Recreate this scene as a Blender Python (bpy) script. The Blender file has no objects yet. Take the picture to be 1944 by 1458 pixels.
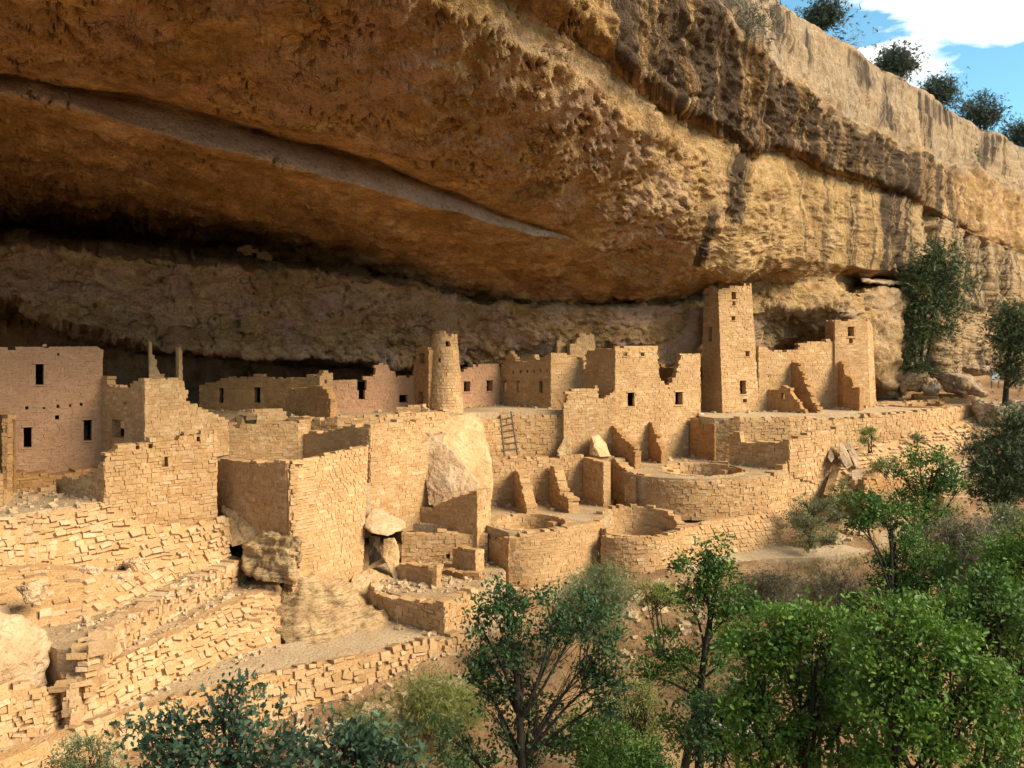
import bpy, math, random
import numpy as np
from mathutils import Vector, Matrix

# ------------------------------------------------------------------ camera
IW, IH, FPX, HOR = 1944.0, 1458.0, 1618.0, 640.0     # photograph size, focal length in pixels, horizon row
CAM = np.array((0.0, 0.0, 12.0))
PITCH = math.atan((IH / 2 - HOR) / FPX)
scene = bpy.context.scene
col = scene.collection
cam_data = bpy.data.cameras.new('camera')
cam_data.sensor_width = 36.0
cam_data.lens = 36.0 * FPX / IW
cam_data.clip_end = 3000
cam = bpy.data.objects.new('camera', cam_data)
cam.location = CAM
cam.rotation_euler = (math.radians(90) - PITCH, 0, 0)
col.objects.link(cam)
scene.camera = cam

# ------------------------------------------------------------------ sky, sun, exposure
SUN_AZ, SUN_EL = math.radians(112), math.radians(36)   # azimuth clockwise from +Y (view direction)
world = bpy.data.worlds.new('World')
scene.world = world
world.use_nodes = True
wn, wl = world.node_tree.nodes, world.node_tree.links
wn.clear()
wo = wn.new('ShaderNodeOutputWorld'); bg = wn.new('ShaderNodeBackground')
sky = wn.new('ShaderNodeTexSky'); sky.sky_type = 'NISHITA'; sky.sun_disc = False
sky.sun_elevation = SUN_EL; sky.sun_rotation = SUN_AZ
sky.altitude = 2100; sky.air_density = 1.0; sky.dust_density = 0.6; sky.ozone_density = 1.2
bg.inputs['Strength'].default_value = 0.05
tc = wn.new('ShaderNodeTexCoord'); sep = wn.new('ShaderNodeSeparateXYZ')
wl.new(tc.outputs['Generated'], sep.inputs[0])
zz = wn.new('ShaderNodeMath'); zz.operation = 'MAXIMUM'; zz.inputs[1].default_value = 0.03
wl.new(sep.outputs['Z'], zz.inputs[0])
za = wn.new('ShaderNodeMath'); za.operation = 'ADD'; za.inputs[1].default_value = 0.12
wl.new(zz.outputs[0], za.inputs[0])
dv = wn.new('ShaderNodeVectorMath'); dv.operation = 'DIVIDE'
wl.new(tc.outputs['Generated'], dv.inputs[0]); wl.new(za.outputs[0], dv.inputs[1])
cn = wn.new('ShaderNodeTexNoise'); cn.inputs['Scale'].default_value = 1.15; cn.inputs['Detail'].default_value = 9
cn.inputs['Roughness'].default_value = 0.56; cn.inputs['Distortion'].default_value = 0.25
cmap = wn.new('ShaderNodeMapping'); cmap.inputs['Location'].default_value = (2.8, 5.6, 0.0)
wl.new(dv.outputs[0], cmap.inputs[0]); wl.new(cmap.outputs[0], cn.inputs['Vector'])
cr = wn.new('ShaderNodeValToRGB'); cr.color_ramp.elements[0].position = 0.50; cr.color_ramp.elements[1].position = 0.56
wl.new(cn.outputs['Fac'], cr.inputs[0])
tint = wn.new('ShaderNodeMixRGB'); tint.blend_type = 'MULTIPLY'; tint.inputs[0].default_value = 1.0
tint.inputs[2].default_value = (0.68, 0.98, 0.86, 1)
wl.new(sky.outputs[0], tint.inputs[1])
cm = wn.new('ShaderNodeMixRGB'); cm.inputs[2].default_value = (7.2, 7.0, 6.6, 1)
wl.new(cr.outputs[0], cm.inputs[0]); wl.new(tint.outputs[0], cm.inputs[1])
wl.new(cm.outputs[0], bg.inputs['Color']); wl.new(bg.outputs[0], wo.inputs[0])

sun_data = bpy.data.lights.new('sun', 'SUN')
sun_data.energy = 1.5
sun_data.angle = math.radians(30)
sun_data.color = (1.0, 0.87, 0.66)
sun = bpy.data.objects.new('sun', sun_data)
sd = Vector((math.sin(SUN_AZ) * math.cos(SUN_EL), math.cos(SUN_AZ) * math.cos(SUN_EL), math.sin(SUN_EL)))
sun.rotation_euler = sd.to_track_quat('Z', 'Y').to_euler()
sun.location = (40, -40, 60)
col.objects.link(sun)

vs = scene.view_settings
vs.view_transform = 'Standard'; vs.look = 'None'; vs.exposure = 2.55; vs.gamma = 1.0
vs.use_curve_mapping = False
scene.cycles.max_bounces = 6
scene.cycles.diffuse_bounces = 4
scene.cycles.glossy_bounces = 2
scene.cycles.transmission_bounces = 4
scene.cycles.use_denoising = True
scene.cycles.sample_clamp_indirect = 6.0

# ------------------------------------------------------------------ helpers
rnd = random.Random(7)
nrg = np.random.default_rng(11)

def ray(px, py):
    """direction through a photograph pixel, scaled to one metre of depth along +Y"""
    px = np.asarray(px, float); py = np.asarray(py, float)
    a = (px - IW / 2) / FPX; b = -(py - IH / 2) / FPX
    c, s = math.cos(PITCH), math.sin(PITCH)
    y = c + b * s; z = -s + b * c
    return np.stack([a / y, np.ones_like(y), z / y], -1)

def at(px, py, d):
    return CAM + ray(px, py) * np.asarray(d, float)[..., None]

def atz(px, py, z):
    r = ray(px, py)
    return CAM + r * ((z - CAM[2]) / r[..., 2])[..., None]

def zof(py, d, px=972):
    return float(at(px, py, d)[2])

def pxof(p):
    """photograph pixel of a point and its scale in pixels per metre"""
    q = np.asarray(p, float) - CAM
    c, s = math.cos(PITCH), math.sin(PITCH)
    f = q[..., 1] * c - q[..., 2] * s; u = q[..., 1] * s + q[..., 2] * c
    return IW / 2 + q[..., 0] / f * FPX, IH / 2 - u / f * FPX, FPX / f

_perm = np.random.default_rng(3).permutation(4096)
_grad = np.random.default_rng(4).normal(size=(4096, 3))
_grad /= np.linalg.norm(_grad, axis=1)[:, None]

def gnoise(p):
    p = np.asarray(p, float)
    i = np.floor(p).astype(np.int64); f = p - i
    w = f * f * f * (f * (f * 6 - 15) + 10)
    out = np.zeros(p.shape[:-1])
    for dx in (0, 1):
        for dy in (0, 1):
            for dz in (0, 1):
                h = _perm[(_perm[(_perm[(i[..., 0] + dx) & 4095] + i[..., 1] + dy) & 4095] + i[..., 2] + dz) & 4095]
                g = _grad[h]
                dd = (f[..., 0] - dx) * g[..., 0] + (f[..., 1] - dy) * g[..., 1] + (f[..., 2] - dz) * g[..., 2]
                out += dd * np.abs(1 - dx - w[..., 0]) * np.abs(1 - dy - w[..., 1]) * np.abs(1 - dz - w[..., 2])
    return out * 1.5

def fbm(p, o=4, gain=0.5, lac=2.03):
    a = 1.0; s = np.zeros(np.shape(p)[:-1]); q = np.asarray(p, float)
    for k in range(o):
        s += a * gnoise(q + 17.3 * k); a *= gain; q = q * lac
    return s

def smooth(x, a, b):
    t = np.clip((np.asarray(x, float) - a) / (b - a), 0, 1)
    return t * t * (3 - 2 * t)

def pchip(xs, ys, x):
    xs = np.asarray(xs, float); ys = np.asarray(ys, float); x = np.clip(x, xs[0], xs[-1])
    h = np.diff(xs); dl = np.diff(ys) / h; m = np.zeros_like(ys)
    for k in range(1, len(xs) - 1):
        if dl[k - 1] * dl[k] > 0:
            w1 = 2 * h[k] + h[k - 1]; w2 = h[k] + 2 * h[k - 1]
            m[k] = (w1 + w2) / (w1 / dl[k - 1] + w2 / dl[k])
    m[0], m[-1] = dl[0], dl[-1]
    i = np.clip(np.searchsorted(xs, x) - 1, 0, len(xs) - 2)
    t = (x - xs[i]) / h[i]
    return ((2*t**3 - 3*t**2 + 1) * ys[i] + (t**3 - 2*t**2 + t) * h[i] * m[i]
            + (-2*t**3 + 3*t**2) * ys[i + 1] + (t**3 - t**2) * h[i] * m[i + 1])

def mesh_from(name, verts, faces, mat=None, shade=False):
    me = bpy.data.meshes.new(name)
    me.from_pydata([tuple(v) for v in verts], [], [tuple(f) for f in faces])
    if mat: me.materials.append(mat)
    me.polygons.foreach_set('use_smooth', [bool(shade)] * len(me.polygons))
    me.update()
    return me

def mesh_np(name, V, F, mat=None, shade=False):
    """V (n,3); F (m,k) with k = 3 or 4, fast path"""
    V = np.asarray(V, np.float32); F = np.asarray(F, np.int32)
    me = bpy.data.meshes.new(name)
    n, k = F.shape
    me.vertices.add(len(V)); me.vertices.foreach_set('co', V.ravel())
    me.loops.add(n * k); me.loops.foreach_set('vertex_index', F.ravel())
    me.polygons.add(n)
    me.polygons.foreach_set('loop_start', np.arange(0, n * k, k, dtype=np.int32))
    me.polygons.foreach_set('loop_total', np.full(n, k, np.int32))
    me.polygons.foreach_set('use_smooth', np.full(n, bool(shade)))
    if mat: me.materials.append(mat)
    me.update(calc_edges=True)
    return me

def obj(name, me, parent=None):
    o = bpy.data.objects.new(name, me)
    col.objects.link(o)
    if parent is not None:
        o.parent = parent
        o.matrix_parent_inverse = Matrix.Translation(-root_loc(parent))
    return o

_rl = {}
def root_loc(o):
    return _rl.get(o.name, Vector((0, 0, 0)))

def tag(o, label, cat, group=None, kind=None):
    o['label'] = label; o['category'] = cat
    if group: o['group'] = group
    o['kind'] = kind or 'thing'
    return o

def thing(name, label, cat, loc, group=None):
    o = bpy.data.objects.new(name, None)
    o.empty_display_size = 0.3
    col.objects.link(o)
    o.location = loc
    _rl[o.name] = Vector(loc)
    return tag(o, label, cat, group)

def structure(name, me, label=None, cat=None):
    o = obj(name, me); o['kind'] = 'structure'
    if label: o['label'] = label
    if cat: o['category'] = cat
    return o

def attr(me, name, vals):
    a = me.attributes.new(name, 'FLOAT', 'POINT')
    a.data.foreach_set('value', np.asarray(vals, np.float32).ravel())

# ------------------------------------------------------------------ materials
class NT:
    """small helper around a node tree"""
    def __init__(self, name):
        self.m = bpy.data.materials.new(name); self.m.use_nodes = True
        self.n = self.m.node_tree.nodes; self.l = self.m.node_tree.links
        self.b = self.n['Principled BSDF']
        self.b.inputs['Roughness'].default_value = 0.9
        self.b.inputs['Specular IOR Level'].default_value = 0.15
    def _in(self, sock, v):
        if hasattr(v, 'is_linked') or hasattr(v, 'links'): self.l.new(v, sock)
        else: sock.default_value = v
    def coord(self, kind='Object'):
        return self.n.new('ShaderNodeTexCoord').outputs[kind]
    def pos(self):
        return self.n.new('ShaderNodeNewGeometry').outputs['Position']
    def mapping(self, v, scale=(1, 1, 1), loc=(0, 0, 0), rot=(0, 0, 0)):
        k = self.n.new('ShaderNodeMapping'); self.l.new(v, k.inputs[0])
        k.inputs['Scale'].default_value = scale; k.inputs['Location'].default_value = loc; k.inputs['Rotation'].default_value = rot
        return k.outputs[0]
    def noise(self, v, scale=1, detail=6, rough=0.55, dist=0.0):
        k = self.n.new('ShaderNodeTexNoise'); self.l.new(v, k.inputs['Vector'])
        k.inputs['Scale'].default_value = scale; k.inputs['Detail'].default_value = detail
        k.inputs['Roughness'].default_value = rough; k.inputs['Distortion'].default_value = dist
        return k.outputs['Fac']
    def voronoi(self, v, scale=1, feature='F1', out='Distance'):
        k = self.n.new('ShaderNodeTexVoronoi'); k.feature = feature; self.l.new(v, k.inputs['Vector'])
        k.inputs['Scale'].default_value = scale
        return k.outputs[out]
    def ramp(self, f, stops, interp='LINEAR'):
        k = self.n.new('ShaderNodeValToRGB'); k.color_ramp.interpolation = interp; self.l.new(f, k.inputs[0])
        e = k.color_ramp.elements
        while len(e) < len(stops): e.new(0.5)
        for s, (p, c) in zip(e, stops):
            s.position = p
            s.color = (c, c, c, 1) if isinstance(c, (int, float)) else (*c, 1)
        return k.outputs[0]
    def mix(self, f, a, b, mode='MIX'):
        k = self.n.new('ShaderNodeMixRGB'); k.blend_type = mode
        self._in(k.inputs[0], f)
        for s, v in ((k.inputs[1], a), (k.inputs[2], b)):
            if isinstance(v, tuple): s.default_value = (*v, 1)
            else: self._in(s, v)
        return k.outputs[0]
    def math(self, op, a, b=0.0, clamp=False):
        k = self.n.new('ShaderNodeMath'); k.operation = op; k.use_clamp = clamp
        self._in(k.inputs[0], a); self._in(k.inputs[1], b)
        return k.outputs[0]
    def attr(self, name):
        k = self.n.new('ShaderNodeAttribute'); k.attribute_name = name
        return k.outputs['Fac']
    def bump(self, h, strength=0.5, dist=0.05, prev=None):
        k = self.n.new('ShaderNodeBump'); k.inputs['Strength'].default_value = strength; k.inputs['Distance'].default_value = dist
        self.l.new(h, k.inputs['Height'])
        if prev: self.l.new(prev, k.inputs['Normal'])
        return k.outputs[0]
    def done(self, color, normal=None, rough=None):
        if isinstance(color, tuple): self.b.inputs['Base Color'].default_value = (*color, 1)
        else: self.l.new(color, self.b.inputs['Base Color'])
        if normal: self.l.new(normal, self.b.inputs['Normal'])
        if rough is not None: self._in(self.b.inputs['Roughness'], rough)
        return self.m
# ------------------------------------------------------------------ the cliff with its alcove
def cliff_material():
    t = NT('cliff_sandstone')
    p = t.pos()
    big = t.noise(p, 0.22, 3, 0.6)
    mid = t.noise(p, 0.9, 5, 0.62, 0.4)
    fine = t.noise(p, 7, 2, 0.65)
    base = t.ramp(mid, [(0.28, (0.25, 0.125, 0.046)), (0.42, (0.38, 0.215, 0.084)), (0.53, (0.48, 0.29, 0.118)), (0.66, (0.54, 0.365, 0.185))])
    patch = t.ramp(t.noise(t.mapping(p, (1, 1, 1), (7, 3, 1)), 0.33, 5, 0.65, 0.6), [(0.36, (0.55, 0.50, 0.42)), (0.5, (0.95, 0.95, 0.95)), (0.62, (1.25, 1.25, 1.3))])
    base = t.mix(1.0, base, patch, 'MULTIPLY')
    lam = t.ramp(t.noise(t.mapping(p, (1.2, 1.2, 3.2), (2, 5, 8)), 1.6, 4, 0.7, 0.4), [(0.30, (0.50, 0.46, 0.40)), (0.48, (0.95, 0.95, 0.95)), (0.66, (1.25, 1.22, 1.2))])
    base = t.mix(0.85, base, lam, 'MULTIPLY')
    och = t.ramp(t.noise(t.mapping(p, (0.5, 0.5, 1.3), (3, 9, 2)), 0.6, 4, 0.6), [(0.48, 0.0), (0.62, 1.0)])
    base = t.mix(t.math('MULTIPLY', och, 0.6), base, (0.32, 0.19, 0.05))
    pk = t.ramp(t.noise(t.mapping(p, (1, 1, 1), (13, 4, 7)), 0.45, 5, 0.62), [(0.46, 0.0), (0.60, 1.0)])
    pinkness = t.math('MULTIPLY', pk, t.math('ADD', t.math('MULTIPLY', t.attr('pink'), 0.7), 0.28), True)
    base = t.mix(pinkness, base, (0.47, 0.295, 0.20))
    base = t.mix(t.math('MULTIPLY', t.attr('gold'), 0.75), base, t.ramp(t.noise(p, 1.1, 5, 0.62, 0.5), [(0.32, (0.33, 0.19, 0.075)), (0.5, (0.46, 0.295, 0.125)), (0.66, (0.55, 0.39, 0.20))]))
    base = t.mix(t.math('MULTIPLY', t.attr('pale'), t.ramp(big, [(0.3, 0.55), (0.6, 1.0)])), base,
                 t.ramp(t.noise(p, 2.2, 4, 0.6), [(0.3, (0.24, 0.165, 0.10)), (0.5, (0.36, 0.27, 0.175)), (0.68, (0.47, 0.37, 0.255))]))
    base = t.mix(t.math('MULTIPLY', t.attr('lip'), 0.85), base, t.ramp(mid, [(0.3, (0.48, 0.32, 0.225)), (0.65, (0.66, 0.47, 0.35))]))
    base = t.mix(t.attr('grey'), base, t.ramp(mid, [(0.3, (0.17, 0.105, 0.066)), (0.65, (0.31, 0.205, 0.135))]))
    # rain streaks: long in the fall direction, narrow along the cliff
    uv = t.n.new('ShaderNodeUVMap').outputs[0]
    st = t.noise(t.mapping(uv, (0.9, 0.03, 1)), 1.0, 4, 0.62, 0.35)
    st2 = t.noise(t.mapping(uv, (3.6, 0.06, 1), (5, 3, 0)), 1.0, 3, 0.6, 0.2)
    wash = t.ramp(st2, [(0.42, 0.0), (0.62, 1.0)])
    base = t.mix(t.math('MULTIPLY', wash, t.math('MULTIPLY', t.attr('wash'), 0.55)), base, (0.47, 0.29, 0.115))
    stm = t.math('ADD', t.math('MULTIPLY', st, 0.62), t.math('MULTIPLY', st2, 0.38))
    vmask = t.ramp(t.math('ADD', stm, t.math('MULTIPLY', t.math('SUBTRACT', t.attr('varnish'), 0.5), 0.42)), [(0.47, 0.0), (0.60, 1.0)])
    vcol = t.ramp(t.noise(p, 3.5, 4, 0.7), [(0.3, (0.02, 0.015, 0.012)), (0.55, (0.045, 0.032, 0.023)), (0.75, (0.13, 0.09, 0.06))])
    base = t.mix(t.math('MULTIPLY', vmask, 0.93), base, vcol)
    base = t.mix(t.ramp(fine, [(0.30, 0.55), (0.47, 0.0)]), base, (0.13, 0.065, 0.028))
    base = t.mix(t.ramp(t.noise(p, 22, 1, 0.6), [(0.35, 0.30), (0.5, 0.0)]), base, (0.10, 0.05, 0.02))
    pw = t.n.new('ShaderNodeVectorMath'); pw.operation = 'ADD'
    nv = t.n.new('ShaderNodeTexNoise'); nv.inputs['Scale'].default_value = 1.3; nv.inputs['Detail'].default_value = 3; t.l.new(p, nv.inputs['Vector'])
    t.l.new(p, pw.inputs[0]); t.l.new(nv.outputs['Color'], pw.inputs[1])
    crk = t.voronoi(t.mapping(pw.outputs[0], (0.75, 0.75, 1.1)), 1.0, 'DISTANCE_TO_EDGE')
    cmask = t.ramp(t.noise(p, 0.35, 4, 0.6), [(0.53, 0.0), (0.60, 1.0)])
    line = t.math('MULTIPLY', t.ramp(crk, [(0.0, 1.0), (0.022, 0.0)]), cmask)
    base = t.mix(t.math('MULTIPLY', line, 0.4), base, (0.05, 0.028, 0.014))
    rid = t.math('ABSOLUTE', t.math('SUBTRACT', t.noise(t.mapping(p, (1, 1, 1.5)), 4.5, 4, 0.66, 0.2), 0.5))
    h = t.math('ADD', t.math('MULTIPLY', rid, -1.5), t.math('MULTIPLY', fine, 0.5))
    h = t.math('SUBTRACT', h, t.math('MULTIPLY', line, 0.6))
    nrm = t.bump(h, 1.0, 0.20)
    nrm = t.bump(t.noise(p, 22, 1, 0.7), 0.5, 0.035, nrm)
    return t.done(base, nrm, 0.92)

CLIFF = cliff_material()

# contour curves of the rock from the rim down to the alcove floor: (column, row, depth) through the photograph,
# each one a real line in space at its own distance
CURVES = [
 # 0 mesa top well behind the rim (filled in from curve 1)
 None,
 # 1 rim / skyline
 [(-1800,-1500,15),(-900,-1500,15),(0,-1500,15.5),(600,-1000,20),(900,-620,25.7),(1100,-370,32),(1300,-140,41.5),(1480,0,50.6),(1530,32,53),(1590,62,56),(1640,100,60),(1750,165,68),(1830,222,77),(1900,250,84),(1944,275,90),(2500,420,150)],
 # 2 top edge of the streaked face
 [(-1800,-1200,13.6),(-900,-1200,13.6),(0,-1200,13.6),(600,-760,18),(900,-430,23.5),(1100,-220,29.5),(1230,-90,34),(1330,0,39),(1400,62,42.5),(1480,135,47.8),(1560,195,53.5),(1650,245,59.5),(1760,292,68.5),(1830,318,76),(1944,350,89),(2500,450,148)],
 # 3 brow lip
 [(-1800,-700,15),(-900,-700,15),(0,-750,15),(600,-420,19),(900,-130,25),(1050,-20,29),(1150,65,33),(1250,160,38.7),(1330,212,43),(1400,252,47),(1440,278,49.5),(1480,268,51),(1520,282,53),(1590,322,57),(1700,346,63),(1760,385,67),(1830,430,74.5),(1944,470,88),(2500,500,147)],
 # 4 back of the undercut below the lip
 [(-1800,-500,16.5),(-900,-500,16.5),(0,-540,16.5),(600,-250,21),(900,-60,27.5),(1050,50,32),(1150,120,36),(1250,195,41.6),(1330,240,45.8),(1400,278,49.2),(1440,290,51),(1480,284,53.3),(1520,300,55.6),(1590,334,59.4),(1700,357,65),(1760,395,68),(1830,440,75),(1944,480,88.5),(2500,510,148)],
 # 5 bulge below the undercut
 [(-1800,-200,19),(-900,-200,19),(0,-240,19),(600,-90,22.8),(900,40,28),(1050,130,32.5),(1150,190,36.4),(1250,255,41.5),(1330,300,45.6),(1400,330,48.8),(1440,345,50.6),(1520,350,55),(1590,365,58.6),(1700,390,64),(1760,420,67.4),(1830,470,74.5),(1944,510,88),(2500,530,148)],
 # 6 middle of ceiling / wall
 [(-1800,20,25),(-900,20,25),(0,10,25.3),(300,40,26),(600,110,27.8),(900,220,33),(1050,290,37.5),(1200,370,43),(1330,420,47.5),(1400,430,50.2),(1440,430,52),(1520,430,55.6),(1590,440,59),(1700,455,64),(1760,475,67.2),(1830,540,74),(1944,560,88),(2500,560,148)],
 # 7 ceiling before the step
 [(-1800,120,30),(-900,120,30),(0,138,30),(150,162,31),(300,188,32),(500,243,34),(700,298,36.6),(850,358,39.2),(1000,418,42.8),(1120,453,45.4),(1300,500,49.6),(1400,512,52),(1450,490,54),(1520,492,56.4),(1600,505,59.6),(1640,510,60.8),(1720,515,64),(1760,522,66.8),(1830,590,73.5),(1944,600,88),(2500,590,148)],
 # 8 notch above the step
 [(-1800,126,31.2),(-900,126,31.2),(0,143,31.2),(150,168,32.3),(300,195,33.4),(500,250,35.4),(700,305,38),(850,364,40.4),(1000,422,43.6),(1120,455,45.8),(1300,503,50),(1400,515,52.4),(1450,497,54.5),(1520,500,56.9),(1600,511,60.3),(1640,519,61.8),(1720,524,65),(1760,528,67.2),(1830,595,73.5),(1944,605,88),(2500,595,148)],
 # 9 bottom of the step face
 [(-1800,160,29.9),(-900,160,29.9),(0,176,30.2),(150,207,31.2),(300,252,32.2),(400,278,33.2),(500,302,34.2),(700,357,36.9),(850,400,39.6),(1000,441,43.2),(1120,461,46),(1300,507,50.3),(1400,519,53),(1450,505,55),(1520,509,57.4),(1600,516,61),(1640,523,62.6),(1720,530,65.4),(1760,534,67.6),(1830,600,73.6),(1944,610,88),(2500,600,148)],
 # 10 lower ceiling, half way back
 [(-1800,280,38),(-900,280,38),(0,290,38),(300,345,39.5),(500,375,41),(700,425,43),(850,460,45),(1000,500,47),(1120,520,49),(1300,530,52),(1400,528,55),(1450,520,57),(1520,520,58.4),(1600,526,62),(1632,527,66.5),(1720,534,70),(1760,545,69),(1830,610,73.8),(1944,620,88),(2500,610,148)],
 # 11 back of the lower ceiling
 [(-1800,385,56),(-900,385,56),(0,398,56),(300,424,55),(480,444,53.5),(640,482,52.4),(800,534,52.4),(900,560,53),(1000,575,53),(1150,578,54.5),(1250,570,55.5),(1320,556,57),(1400,540,58.2),(1450,532,58.6),(1520,536,59),(1600,540,61.5),(1632,541,66.5),(1720,547,70),(1760,560,68),(1830,620,73),(1944,640,87),(2500,620,148)],
 # 12 crease behind the upper ledge
 [(-1800,430,70),(-900,430,70),(0,436,70),(300,458,66),(480,474,60),(640,502,57),(800,544,55),(900,568,54),(1000,579,53.4),(1150,580,54.9),(1250,574,56),(1320,562,57.3),(1400,560,58.4),(1450,556,58.7),(1520,556,58.4),(1600,556,60.5),(1632,546,66),(1720,551,69.5),(1760,575,67),(1830,630,72.6),(1944,650,87),(2500,625,148)],
 # 13 front edge of the ledge
 [(-1800,455,44),(-900,455,44),(0,468,44.5),(300,492,45),(480,512,46),(640,523,47),(800,547,49.2),(900,572,50.8),(1000,583,51.4),(1150,586,52.8),(1250,582,54.4),(1320,586,55.6),(1400,580,57),(1450,580,57.6),(1520,585,57.4),(1600,570,58.6),(1640,549,60.2),(1720,554,63.2),(1760,600,66),(1830,640,72.4),(1944,660,86.6),(2500,630,148)],
 # 14 foot of the rock band
 [(-1800,530,45.5),(-900,530,45.5),(0,560,46),(100,602,46),(200,640,46.2),(300,660,46.5),(500,680,48),(700,692,49.6),(800,696,50.8),(950,696,52.5),(1100,700,53.8),(1250,700,55),(1320,700,56),(1400,690,57.4),(1450,655,59.6),(1520,640,62),(1590,640,61),(1640,690,60),(1690,735,61.4),(1720,735,64.5),(1760,710,67),(1830,700,72),(1944,690,86.4),(2500,660,148)],
 # 15 in the lower gap
 [(-1800,590,72),(-900,590,72),(0,606,72),(200,652,72),(300,666,70),(500,684,68),(700,695,66),(800,700,60),(950,702,54.8),(1100,706,55),(1250,706,56),(1320,706,57),(1400,700,58.4),(1450,680,63),(1520,668,67),(1590,668,66),(1640,705,62.5),(1690,740,62.8),(1720,745,65.5),(1760,725,67.4),(1830,715,72),(1944,700,86.4),(2500,670,148)],
 # 16 floor at the back of the gap
 [(-1800,750,74),(-900,750,74),(0,750,74),(500,750,70),(800,765,62),(950,772,55.2),(1100,772,55.4),(1320,768,57),(1450,752,64),(1590,752,66),(1690,752,63.4),(1720,750,66),(1830,735,72),(1944,712,86),(2500,680,148)],
]
NSUB = [6, 40, 46, 12, 16, 34, 46, 8, 26, 46, 46, 10, 22, 46, 14, 14]
WARP = [0, .6, .6, .5, .4, 1, 1, .5, .4, .5, 1, 1, .8, .8, .8, .5, 0]

def cells(p):
    """value of the nearest scattered cell and the distance to its border"""
    i = np.floor(p).astype(np.int64)
    d1 = np.full(p.shape[:-1], 9.0); d2 = d1.copy(); val = np.zeros_like(d1)
    for dx in (-1, 0, 1):
        for dy in (-1, 0, 1):
            for dz in (-1, 0, 1):
                j = i + np.array((dx, dy, dz))
                h = _perm[(_perm[(_perm[j[..., 0] & 4095] + j[..., 1]) & 4095] + j[..., 2]) & 4095]
                f = j + 0.5 + 0.45 * _grad[h]
                d = np.linalg.norm(p - f, axis=-1)
                c = d < d1
                d2 = np.where(c, d1, np.minimum(d2, d)); val = np.where(c, _perm[(h + 77) & 4095] / 4096.0, val); d1 = np.minimum(d1, d)
    return val, d2 - d1

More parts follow.
